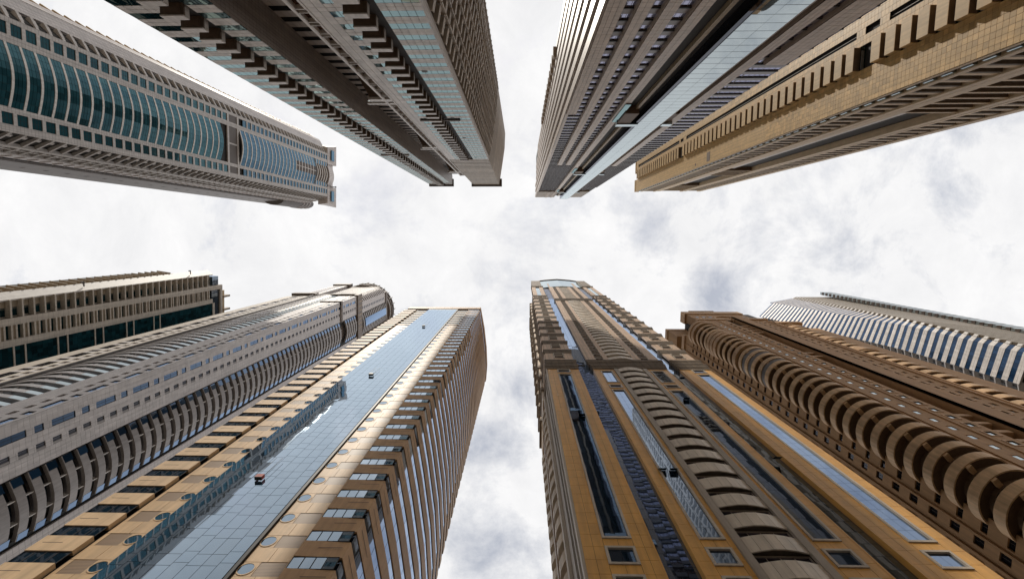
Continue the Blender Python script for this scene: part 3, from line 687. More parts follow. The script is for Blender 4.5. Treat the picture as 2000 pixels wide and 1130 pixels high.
# ================================================================== pale tower with bowed teal glass (upper left)
def tower_teal():
    T = tower('skyscraper', -138, -38, 'off-white tower with bowed teal glass bays between two columns of square windows', 'skyscraper')
    F = Fac((-122.66, -52.9), (-123.98, -25.1)); H = 293.5
    body([(-123.4, -52.6), (-124.6, -25.3), (-130, -23.4), (-158, -21.2), (-158, -60), (-136, -62), (-127.4, -56.4)], H - 1, MT['dark'], T)
    zb = 96.0
    # frame piers
    for a, b in ((1.0, 2.2), (5.1, 6.9), (22.0, 23.3), (26.1, 27.9)):
        mb = MB(); F.box(mb, (a, b, zb, H, -.5, .12)); mb.build('pier', MT['offwhite'], T)
    low = floors_at(113.36, zb, 193); high = floors_at(113.36 + 3.4 * 26 + .2, 202, 292)
    for (a, b) in ((2.2, 5.1), (23.3, 26.1)):
        def rail(mb, a=a, b=b): F.box(mb, (a, b, 0, .86, -.4, .10))
        stack('spandrel_panel', rail, [z + 2.54 for z in low if z + 2.54 < 194] + [z + 2.54 for z in high], MT['offwhite_plain'], T, minpx=5)
        for zs, gm in ((low, 'g_teal'), (high, 'g_tealblue')):
            window_stack(F, a, b, 2.54, [z for z in zs if not 192.5 < z < 200], T, MT['dark'], MT[gm], .05, (-.16, -.08), 1, rows=2, minpx=5)
    # bowed bays
    def arcp(s0, s1, bulge, n=8): return plan(F, [(s0 + (s1 - s0) * i / n, bulge * math.sin(math.pi * i / n)) for i in range(n + 1)])
    A = arcp(6.95, 21.95, 1.5, 9)
    kids = []
    for i in range(9):
        kids.append(('pane', (lambda mb, i=i: [strip(mb, [tuple(Vector(A[i]).lerp(Vector(A[i + 1]), .02)), tuple(Vector(A[i]).lerp(Vector(A[i + 1]), .98))], h + .03, h + .89, -.1, .02, (1, 0)) for h in (.58, 1.52, 2.46)]), None))
    def mk(zs, gm, a0, a1):
        global _
        def st(mb): strip(mb, A, 0, .58, -.6, .14, (1, 0))
        ks = [(n_, f_, MT[gm]) for n_, f_, _m in kids]
        stack('bay_spandrel', st, zs, MT['white_frame'], T, ks, minpx=8, cap=32)
        mb = MB(); strip(mb, A, a0, a1, -.6, -.12, (1, 0)); mb.build('mullion_grid', MT['black'], T)
    lo = [z - 1.2 for z in floors_at(116.1, zb, 190)]
    mk(lo, 'g_teal', zb, lo[-1] + 3.3)
    hi = floors_at(202.4, 202, 273)
    mk(hi, 'g_tealblue', 202, 275.6)
    # dark balconies in the upper bay
    A3 = A[3:7]
    def db(mb): strip(mb, A3, .58, 3.4, -.3, .08, (1, 0))
    stack('dark_balcony', db, [z for z in hi if z > 247], MT['brown_dark'], T, [('divider', lambda mb: strip(mb, [tuple(Vector(A[4]).lerp(Vector(A[5]), .42)), tuple(Vector(A[4]).lerp(Vector(A[5]), .58))], .5, 3.4, 0, .2, (1, 0)), MT['white_frame'])], minpx=4)
    # louvred plant storey
    for a, b in ((2.2, 5.1), (6.9, 13.6), (14.2, 22.0), (23.3, 26.1)):
        mb = MB(); F.box(mb, (a, b, 195.4, 200.9, -.3, -.05)); mb.build('louvre_panel', MT['louvre_dark'], T)
    for z0, z1 in ((194.3, 195.4), (200.9, 202.1)):
        mb = MB(); F.box(mb, (1.0, 27.9, z0, z1, -.4, .16)); mb.build('storey_band', MT['offwhite_plain'], T)
    mb = MB(); F.box(mb, (13.6, 14.2, 195.4, 200.9, -.3, .12)); mb.build('pier', MT['offwhite_plain'], T)
    mb = MB(); F.box(mb, (6.9, 22, zb, 195, -.7, -.62)); mb.build('back_wall', MT['dark'], T)
    # crown
    Z = 276.5
    for z in (276.6, 279.8, 283.0, 286.2, 289.4):
        Ac = arcp(9.4, 19.4, 1.4, 8)
        mb = MB(); strip(mb, Ac, z, z + .7, -.8, .15, (1, 0)); mb.build('crown_band', MT['white_frame'], T)
    mb = MB(); strip(mb, arcp(9.4, 19.4, 1.2, 8), 276, 298, -.6, -.1, (1, 0)); mb.build('crown_glass', MT['brown_dark'], T)
    mb = MB(); strip(mb, arcp(8.8, 20.2, 1.4, 8), 293, 300, -.6, .25, (1, 0)); mb.build('crown_wall', MT['grey_bright'], T)
    for a, b in ((6.9, 9.4), (19.4, 22.0)):
        def rail(mb, a=a, b=b): F.box(mb, (a, b, 0, .9, -.4, .10))
        stack('spandrel_panel', rail, levels(277, 292, 3.4), MT['offwhite_plain'], T, minpx=4)
        mb = MB(); F.box(mb, (a, b, 276, 293, -.4, -.1)); mb.build('glazing', MT['g_tealblue'], T)
    for a, b, sl in ((-4.0, 7.4, 1), (21.6, 33.0, -1)):
        # flared roof wings
        mb = MB()
        P = [F.p(a + (1.0 if sl > 0 else 0), 293.4, .2), F.p(b - (0 if sl > 0 else 1.0), 293.4, .2), F.p(b, 293.4, -6), F.p(a, 293.4, -6),
             F.p(a - (1.0 if sl > 0 else 0), 303.5, 1.6), F.p(b + (0 if sl > 0 else 1.2), 303.5, 1.6), F.p(b, 303.5, -6), F.p(a, 303.5, -6)]
        if F.flip: P = [P[i] for i in (1, 0, 3, 2, 5, 4, 7, 6)]
        mb.hexa(P); mb.build('roof_wing', MT['grey_bright'], T)
        mb = MB(); F.box(mb, (a + 2.5, b - 2.5, 296.5, 300.5, 1.0, 1.5)); mb.build('wing_opening', MT['g_tealblue'], T)
    mb = MB(); F.box(mb, (7.4, 21.6, 295, 302.5, -5, -.3)); mb.build('parapet_wall', MT['grey_bright'], T)
    mb = MB(); F.box(mb, (21.2, 21.5, 296, 299.5, .5, 3.4)); F.box(mb, (20.9, 21.8, 297, 298, 3.4, 4.0)); mb.build('floodlight', MT['grey_dark'], T)
    # right flank: balconies with slanted fins, lattice, plain walls
    q = [(-123.98, -25.0), (-129, -22.87), (-135, -21.6), (-143, -20.9), (-158, -20.2)]
    G1 = Fac(q[0], q[1], (0.3, 1)); G2 = Fac(q[1], q[2], (.2, 1)); G3 = Fac(q[2], q[3], (0, 1)); G4 = Fac(q[3], q[4], (0, 1))
    fl = floors_at(114.9, zb, 292)
    mb = MB(); G1.box(mb, (0, G1.L, zb, H, -2.0, -1.6)); mb.build('back_wall', MT['brown_dark'], T)
    def fin(mb): G1.box(mb, (0, G1.L - .1, 0, .55, -1.6, .1)); G1.box(mb, (1.2, 2.0, .55, 1.6, -.6, .0))
    stack('balcony', fin, fl, MT['offwhite_plain'], T, minpx=5)
    for g0, a, b in ((G2, 0, 1.3), (G2, G2.L - .5, G2.L)):
        mb = MB(); g0.box(mb, (a, b, zb, H, -.6, .25)); mb.build('pier', MT['offwhite_plain'], T)
    mb = MB(); G2.box(mb, (1.3, G2.L - .5, zb, H, -1.2, -.9)); mb.build('back_wall', MT['brown_dark'], T)
    def lat(mb): G2.box(mb, (1.3, G2.L - .5, 0, .7, -1.0, .1)); G2.box(mb, (3.2, 3.5, .7, 3.4, -1, .0)); G2.box(mb, (1.3, G2.L - .5, 1.9, 2.05, -1.0, -.1))
    stack('lattice_frame', lat, [z + .6 for z in fl], MT['offwhite_plain'], T, minpx=5)
    mb = MB(); G3.box(mb, (0, G3.L * .55, zb, H, -.5, .1)); mb.build('side_wall', MT['grey_bright'], T)
    def lg(mb): G3.box(mb, (.6, G3.L * .5, 0, .25, .1, .35))
    stack('ledge', lg, fl, MT['grey_plain'], T, minpx=4)
    mb = MB(); G3.box(mb, (G3.L * .55, G3.L, zb, H, -1.5, -1.0)); mb.build('side_wall', MT['grey_dark'], T)
    mb = MB(); G4.box(mb, (0, G4.L, zb, 300, -.5, .1)); mb.build('side_wall', MT['grey_balc2'], T)
    def op(mb): G4.box(mb, (6.5, 7.6, 0, .9, .1, .14))
    stack('vent_opening', op, levels(zb, 290, 6.8), MT['brown_dark'], T, minpx=4)
    mb = MB(); c = (-146, -21.5); prism([(c[0] + 6 * math.cos(t), c[1] + 3.2 * math.sin(t)) for t in [i * math.pi / 8 for i in range(16)]], 270, 309, mb); mb.build('round_stair_tower', MT['grey_dark'], T)
    for z in (295, 299, 303):
        mb = MB(); prism([(c[0] + 6.3 * math.cos(t), c[1] + 3.5 * math.sin(t)) for t in [i * math.pi / 8 for i in range(16)]], z, z + .6, mb); mb.build('ring_band', MT['grey_bright'], T)
    # left flank
    r = [(-122.62, -53.0), (-123.4, -55.2), (-128.5, -59.2), (-135, -63.8)]
    K0 = Fac(F.p(1.0, 0).xy, (-124.2, -55.0), (1, 0)); K1 = Fac((-125.2, -55.3), (-127.2, -59.2), (1, -.2)); K2 = Fac((-127.3, -59.2), (-128.3, -60.6), (1, 0)); K3 = Fac((-130, -60.9), (-134, -63.6), (1, 0))
    mb = MB(); K0.box(mb, (0, K0.L, zb, H, -2.4, -1.5)); mb.build('back_wall', MT['brown_dark'], T)
    def f2(mb): K0.box(mb, (0, K0.L, 0, .75, -1.8, .05)); K0.box(mb, (.3, K0.L - .2, .75, 1.7, -1.4, -.5))
    stack('balcony', f2, [z + 1.2 for z in fl], MT['offwhite_plain'], T, minpx=5)
    mb = MB(); K1.box(mb, (0, K1.L, zb, H + 1, -.6, .1)); mb.build('side_wall', MT['grey'], T)
    mb = MB(); K2.box(mb, (0, K2.L, zb, H + 1, -.6, .3)); mb.build('side_pier', MT['grey_bright'], T)
    mb = MB(); K3.box(mb, (0, K3.L, zb, H - 2, -.6, -.1)); mb.build('side_wall', MT['brown_dark'], T)
    def f3(mb): K3.box(mb, (0, K3.L, 0, .5, -.1, .6))
    stack('ledge', f3, fl, MT['gold_trim'], T, minpx=4)
    mb = MB(); F.box(mb, (0, 28, GROUND, zb, -.5, .1)); mb.build('podium_wall', MT['offwhite'], T)
MT['grey_balc2'] = solid('mid_grey_wall', (0.27, 0.245, 0.235), 0.55, 0.03, joints=(1.5, 3.4, 0.04))
tower_teal()

# ================================================================== dark stone tower with two wings of box balconies (upper middle left)
def tower_wings():
    T = tower('skyscraper', -30, -45, 'dark taupe stone tower with box balconies stacked down two wings and a deep recess', 'skyscraper')
    Y = -27.4; F = Fac((0, Y), (1, Y), (0, 1)); H = 249.0; zb = 44.0; p = 3.4
    east = [(-12.0, Y), (-11.3, -31.0), (-10.2, -38), (-9.0, -46), (-8.6, -54)]
    body([(-48.9, Y - .45), (-37.2, Y - .45), (-37.2, -33), (-26, -33), (-26, Y - .45), (-12.6, Y - .45)] + [(x - 1.6, y) for x, y in east[1:]] + [(-10.5, -60), (-48.9, -60)], H - 1, MT['dark'], T)
    fl = floors_at(59.0, zb, 166); top = 168.0
    rects = []; panes = []
    # right wing: x -26 .. -12 ; left wing: -48.9 .. -36.75
    def wing(x0, x1, bx0, bx1, z1, dark1):
        f2 = floors_at(59.0, zb, z1 - 2)
        for a, b in ((x0, bx0), (dark1, x1)):
            n = max(1, round((b - a) / 1.05)); w = (b - a) / n
            for z in f2:
                for i in range(n):
                    rects.append((a + i * w + .03, a + (i + 1) * w - .03, z + 1.53, z + 2.42, -.1, .05)); rects.append((a + i * w + .03, a + (i + 1) * w - .03, z + 2.48, z + 3.37, -.1, .05))
                    # the outer metre of each wing is solid stone
                    if (a == x0 and i < (2 if x0 > -30 else 0)): rects.append((a + i * w + .03, a + (i + 1) * w - .03, z + .02, z + 1.49, -.1, .05))
                    else: panes.append((a + i * w + .03, a + (i + 1) * w - .03, z + .02, z + 1.49, -.1, .03))
            mb = MB(); F.box(mb, (a, b, zb, z1, -.4, -.05)); mb.build('joint_backing', MT['joint'], T)
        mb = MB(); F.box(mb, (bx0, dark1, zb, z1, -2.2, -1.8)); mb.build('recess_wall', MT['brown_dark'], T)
        mb = MB(); F.box(mb, (dark1 - .9, dark1, zb, z1, -1.8, -.6)); mb.build('recess_pier', MT['grey_dark'], T)
        bs = [z - 1.5 for z in f2]
        def slab(mb):
            F.box(mb, (bx0, bx1, 0, .25, -1.8, .95))
        def frontp(mb): F.box(mb, (bx0, bx1, -.1, 1.0, .95, 1.1))
        def sidep(mb): F.box(mb, (bx1 - .12, bx1, .25, 1.0, -.5, .95))
        def sidel(mb): F.box(mb, (bx0, bx0 + .12, .25, 1.0, -.5, .95))
        def soff(mb): F.box(mb, (bx0 + .45, bx1 - .45, -.05, 0, -.9, .7))
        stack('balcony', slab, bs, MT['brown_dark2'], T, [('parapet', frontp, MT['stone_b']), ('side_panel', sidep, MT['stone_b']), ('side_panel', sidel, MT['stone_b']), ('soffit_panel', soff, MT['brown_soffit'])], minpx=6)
    wing(-26.0, -12.0, -21.4, -18.5, 168, -17.3)
    wing(-48.9, -36.75, -43.6, -40.7, 247, -40.1)
    pieces('stone_panel', F, rects, MT['stone_b'], T, minpx=9)
    pieces('glass_pane', F, panes, MT['g_green'], T, tilt=R(.3), minpx=8)
    # blank refuge slots
    for z in (111.0, ):
        mb = MB(); F.box(mb, (-24, -14.5, z, z + .9, .05, .3)); mb.build('refuge_ledge', MT['brown_dark'], T)
    mb = MB(); F.box(mb, (-47.5, -38, 157, 158, .05, .35)); mb.build('refuge_ledge', MT['brown_dark'], T)
    for s, z in ((-16.7, 79.2), (-16.5, 109.2), (-16.5, 131.2), (-16.4, 163)):
        mb = MB(); F.box(mb, (s, s + .9, z, z + .8, .04, .09)); mb.build('vent_opening', MT['black'], T)
    # ribbed crown over the right wing
    def rib(mb): strip(mb, [(-25.8, Y), (-11.8, Y)] + [(x, y) for x, y in east[1:]], 0, 2.1, -.5, .06, (1, .6))
    stack('crown_rib', rib, levels(168.5, 247, 3.4), MT['stone_b4'], T, minpx=6)
    for a, b, mm in ((-25, -19.5, 'g_green'), (-19.5, -18, 'grey_dark'), (-18, -12.2, 'g_green')):
        mb = MB(); F.box(mb, (a, b, 168, 248, -.6, -.25)); mb.build('crown_wall', MT[mm], T)
    mb = MB(); F.box(mb, (-26.6, -10.4, 247.5, 249.5, -3, 1.0)); mb.build('roof_slab', MT['brown_dark'], T)
    mb = MB(); F.box(mb, (-49.4, -36.3, 247.5, 249.5, -3, .9)); mb.build('roof_slab', MT['brown_dark'], T)
    mb = MB(); F.box(mb, (-37.6, -36.75, 231, 247.4, -5, -.1)); mb.build('roof_fin', MT['stone_b_far'], T)
    # deep recess: side wall of the left wing, banded back wall, dark inner wall, window strip
    S = Fac((-36.75, Y), (-36.75, -33.2), (1, 0))
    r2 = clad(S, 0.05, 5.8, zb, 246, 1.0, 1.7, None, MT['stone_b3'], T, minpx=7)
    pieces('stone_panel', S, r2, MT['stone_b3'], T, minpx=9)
    Bk = Fac((-36.7, -33.0), (-27.2, -33.0), (0, 1))
    def band(mb): Bk.box(mb, (0, 3.6, 0, 1.9, -.2, .06))
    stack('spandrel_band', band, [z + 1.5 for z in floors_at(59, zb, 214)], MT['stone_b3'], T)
    def bgl(mb): Bk.box(mb, (0, 3.6, 0, 1.48, -.2, .0))
    stack('window_strip', bgl, floors_at(59, zb, 214), MT['g_green'], T)
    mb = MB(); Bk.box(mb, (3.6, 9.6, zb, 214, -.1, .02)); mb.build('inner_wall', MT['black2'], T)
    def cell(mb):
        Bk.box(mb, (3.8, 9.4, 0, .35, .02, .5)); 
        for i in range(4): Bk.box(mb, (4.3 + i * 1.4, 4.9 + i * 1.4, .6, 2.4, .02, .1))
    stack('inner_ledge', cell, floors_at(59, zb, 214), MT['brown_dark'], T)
    # window strip on the left edge of the right wing
    for a, b in ((-28.0, -27.6), (-26.2, -26.0)):
        mb = MB(); F.box(mb, (a, b, zb, 212, -1.0, .12)); mb.build('edge_trim', MT['stone_b'], T)
    window_stack(F, -27.6, -26.2, 2.6, floors_at(59.2, zb, 211), T, MT['stone_b'], MT['brown_glass'], .14, (-.5, .08), 0)
    # bridging beams across the recess
    for z0, z1 in ((95.0, 99.6), (145, 149.6), (199, 203.6)):
        mb = MB(); mb.hexa([(-33.5, -33, z0), (-26.4, -33, z0), (-26.4, -27.7, z0), (-30.6, -27.7, z0), (-33.5, -33, z1), (-26.4, -33, z1), (-26.4, -27.7, z1), (-30.6, -27.7, z1)]); mb.build('bridging_slab', MT['brown_soffit'], T)
        mb = MB(); F.box(mb, (-30.9, -26.3, z0 - .1, z0 + 1.4, -.4, .1)); F.box(mb, (-32, -26.3, z0 + 2.6, z0 + 3.6, -.4, .1)); mb.build('bridging_beam', MT['stone_b'], T)
        mb = MB(); F.box(mb, (-31.5, -26.3, z0 + 1.4, z0 + 2.6, -.3, -.1)); mb.build('bridging_glass', MT['g_pale'], T)
    # right flank: slab edges and zigzag fins
    inn = [(x - 1.2, y) for x, y in east]
    mb = MB(); strip(mb, inn, zb, 168, -.5, .0, (1, 0)); mb.build('flank_wall', MT['brown_dark'], T)
    E0 = Fac(east[0], east[1], (1, 0)); Es = [Fac(east[i], east[i + 1], (1, 0)) for i in range(4)]
    def crn(mb): E0.box(mb, (0.0, .9, 0, 2.2, -.5, .1))
    mb = MB(); F.box(mb, (-12.0, -11.75, zb, 168, -.8, .12)); mb.build('corner_trim', MT['offwhite_plain'], T)
    mb = MB(); E0.box(mb, (.2, 1.3, zb, 168, -.5, .05)); mb.build('corner_pier', MT['offwhite_plain'], T)
    fls = floors_at(58.2, zb, 168)
    for i, E_ in enumerate(Es):
        L = E_.L; n = max(1, round(L / 3.6))
        def led(mb, E_=E_, L=L, i=i): E_.box(mb, (1.3 if i == 0 else 0.1, L - .1, 0, .3, -.9, .35)); 
        stack('balcony_slab', led, fls, MT['stone_b4'], T, minpx=6)
        def pr(mb, E_=E_, L=L, i=i, n=n):
            for j in range(n):
                a = (1.3 if i == 0 else 0) + j * 3.6; E_.box(mb, (a + .2, min(a + 2.4, L), .3, 1.25, .2, .32))
                E_.box(mb, (a + 2.7, a + 2.95, .3, 3.4, -1.0, .5))
        stack('parapet', pr, fls, MT['stone_b4'], T, minpx=6)
    mb = MB(); F.box(mb, (-49, -12, GROUND, zb, -1.5, 0)); mb.build('podium_wall', MT['stone_b_far'], T)
MT['stone_b2'] = solid('dark_stone_rib', (0.30, 0.25, 0.21), 0.5, 0.08)
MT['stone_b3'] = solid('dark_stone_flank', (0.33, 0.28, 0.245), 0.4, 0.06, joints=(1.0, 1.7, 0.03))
MT['stone_b4'] = solid('light_taupe_stone', (0.50, 0.44, 0.38), 0.5, 0.12)
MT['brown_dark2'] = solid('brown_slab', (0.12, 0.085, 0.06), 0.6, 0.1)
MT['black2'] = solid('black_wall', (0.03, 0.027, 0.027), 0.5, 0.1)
MT['brown_glass'] = glass('brown_tinted_glass', (0.05, 0.025, 0.018), (0.5, 0.42, 0.38), 0.02, 1.4)
tower_wings()

# ================================================================== tower with stone piers and mirror prow (upper middle right)
def tower_prow():
    T = tower('skyscraper', 28, -45, 'tower with pinkish stone piers and a pale mirror glass strip crossed by beams', 'skyscraper')
    Y = -29.05; F = Fac((0, Y), (1, Y), (0, 1)); H = 348.0; zb = 55.0
    k7 = lambda s: 11.09 + .7 * s
    body([(10.9, Y - .9), (46.2, Y - .9), (46.2, -58), (10.9, -58)], 345, MT['dark'], T)
    # piers: (x0, x1, top)
    piers = [(10.7, 12.95, 113, -0.1), (14.75, 16.45, 191, 0), (18.2, 19.95, 191, 0), (22.2, 23.95, 304, 0), (37.35, 39.3, 194, 0), (41.15, 44.7, 82, 0)]
    for a, b, z1, o in piers:
        r = clad(F, a, b, zb, z1, .75 if b - a < 2 else .8, 1.12, None, MT['stone_c_far'], T, o=.25, minpx=7, gap=.05)
        pieces('stone_panel', F, r, MT['stone_c'], T, minpx=8)
        mb = MB(); F.box(mb, (a + .01, b - .01, zb, z1 - .01, -.8, .2)); mb.build('pier', MT['stone_c_far'], T)
        for s in (a - .12, b):
            mb = MB(); F.box(mb, (s, s + .12, zb, z1, -.6, .12)); mb.build('pier_edge', MT['stone_c2'], T)
    # window bays
    p = 3.36
    def bay(a, b, z0, z1, gm='g_lilac', nm=2, minpx=6):
        zs = floors_at(73.8 - .2, z0, z1 - 1, p)
        def sp(mb): F.box(mb, (a, b, 0.15, 1.6, -.7, -.46))
        def ln(mb): F.box(mb, (a, b, -.12, .15, -.7, -.38))
        stack('spandrel_panel', sp, zs, MT['spandrel_c'], T, minpx=minpx)
        stack('slab_edge', ln, zs, MT['black'], T, minpx=minpx)
        window_stack(F, a, b, 1.6, [z + 1.62 for z in zs], T, MT['spandrel_c'], MT[gm], .06, (-.6, -.5), nm, minpx=minpx)
    bay(12.95, 14.75, zb, 345); bay(16.45, 18.2, zb, 345); bay(19.95, 22.2, zb, 345)
    bay(10.9, 12.95, 113, 345); bay(35.5, 37.35, zb, 300); bay(39.3, 41.15, zb, 300); bay(41.15, 46.2, 82, 285, nm=4)
    bay(14.75, 16.45, 191, 302); bay(18.2, 19.95, 191, 302); bay(37.35, 39.3, 194, 300)
    bay(44.7, 46.2, zb, 82, nm=1)
    # green-dark recess beside the mirror strip
    zs = floors_at(73.6, zb, 340, p)
    def gr(mb): F.box(mb, (23.95, 29.2, 0, 1.7, -1.4, -1.0))
    stack('window_strip', gr, [z + 1.5 for z in zs], MT['g_green'], T)
    def gs(mb): F.box(mb, (23.95, 29.2, 0, 1.5, -1.4, -.95))
    stack('spandrel_band', gs, zs, MT['green_dark'], T)
    mb = MB(); F.box(mb, (26.4, 27.1, zb, 340, -1.2, -.1)); mb.build('pier', MT['stone_c4'], T)
    mb = MB(); F.box(mb, (28.6, 29.3, zb, 345, -1.2, .9)); mb.build('prow_flank', MT['g_black'], T)
    # mirror strip, slightly proud, two columns of panes
    panes = []
    for z in levels(zb + .2, 352, 2.38):
        for a, b in ((29.3, 32.25), (32.25, 35.2)): panes.append((a + .02, b - .02, z + .05, z + 2.33, .9, 1.0))
    mb = MB(); F.box(mb, (29.3, 35.2, zb, 354, -1, .93)); mb.build('mullion_grid', MT['grey_dark'], T)
    pieces('mirror_pane', F, panes, MT['g_pale'], T, tilt=R(.25), minpx=5)
    mb = MB(); F.box(mb, (35.2, 35.5, zb, 350, -.5, .95)); mb.build('prow_trim', MT['stone_c2'], T)
    # beams crossing the strip
    for z0, z1 in ((110, 121.5), (205, 215), (295, 304)):
        mb = MB(); F.box(mb, (24.1, 27.3, z0, z1 - 2.2, -1.3, .9)); F.box(mb, (35.5, 37.2, z0 + 2, z1 - 2.2, -1.3, .5)); mb.build('crossing_block', MT['brown_soffit'], T)
        mb = MB(); F.box(mb, (24.0, 29.3, z1 - 2.2, z1, -.5, 1.15)); F.box(mb, (35.5, 37.9, z1 - 2.2, z1, -.5, 1.15)); mb.build('crossing_glass', MT['g_pale'], T)
        mb = MB(); F.box(mb, (22.8, 24.0, z0 - 6, z1 - 2.2, -.3, .55)); mb.build('glass_return', MT['g_green'], T)
    # parapet block
    mb = MB(); F.box(mb, (10.7, 24.5, 305, H, -3, .1)); F.box(mb, (36, 44.8, 305, H, -3, .1)); mb.build('parapet_wall', MT['stone_c3'], T)
    for a, b in ((17.5, 19.4), (21.5, 23.0)):
        mb = MB(); F.box(mb, (a, b, 305, H, .1, .3)); mb.build('parapet_pier', MT['stone_c2'], T)
    mb = MB(); F.box(mb, (24.5, 36, 304, 345, -3.5, -1.2)); mb.build('parapet_wall', MT['brown_soffit'], T)
    # sunlit left flank: piers and windows seen edge-on
    W = Fac((10.7, Y), (10.7, -58.8), (-1, 0))
    d = 0.0
    for i in range(8):
        a = 3.75 * i; zt = 348 if i < 3 else (330 if i < 6 else 300)
        r = clad(W, a, a + 1.9, zb, zt, .95, 1.12, None, MT['stone_c_far'], T, o=.3, minpx=7)
        pieces('stone_panel', W, r, MT['stone_c'], T, minpx=8)
        mb = MB(); W.box(mb, (a + .01, a + 1.89, zb, zt - .1, -.6, .28)); mb.build('flank_pier', MT['stone_c_far'], T)
        def sp(mb, a=a): W.box(mb, (a + 1.9, a + 3.75, 0, 1.7, -.4, -.05))
        stack('spandrel_panel', sp, floors_at(73.6, zb, zt - 2, p), MT['stone_c2'], T, minpx=5)
        mb = MB(); W.box(mb, (a + 1.9, a + 3.75, zb, zt - 1, -.5, -.3)); mb.build('window_strip', MT['g_black'], T)
    def bal(mb): W.box(mb, (24, 27, 0, 2.0, .0, 1.3))
    stack('side_balcony', bal, [z for z in floors_at(150, 140, 225, 6.72)], MT['stone_c2'], T, minpx=4)
    mb = MB(); F.box(mb, (10.7, 46.2, GROUND, zb, -1.2, .2)); mb.build('podium_wall', MT['stone_c_far'], T)
MT['green_dark'] = solid('dark_green_spandrel', (0.05, 0.058, 0.05), 0.3, 0.2, spec=.6)
MT['stone_c4'] = solid('brown_pier_stone', (0.36, 0.28, 0.18), 0.5, 0.05, joints=(.75, 1.1, .03))
MT['stone_c2'] = solid('pier_edge_stone', (0.36, 0.285, 0.225), 0.5, 0.05)
MT['stone_c3'] = solid('brown_stone_wall', (0.27, 0.21, 0.15), 0.5, 0.05, joints=(.75, 1.1, .03))
tower_prow()

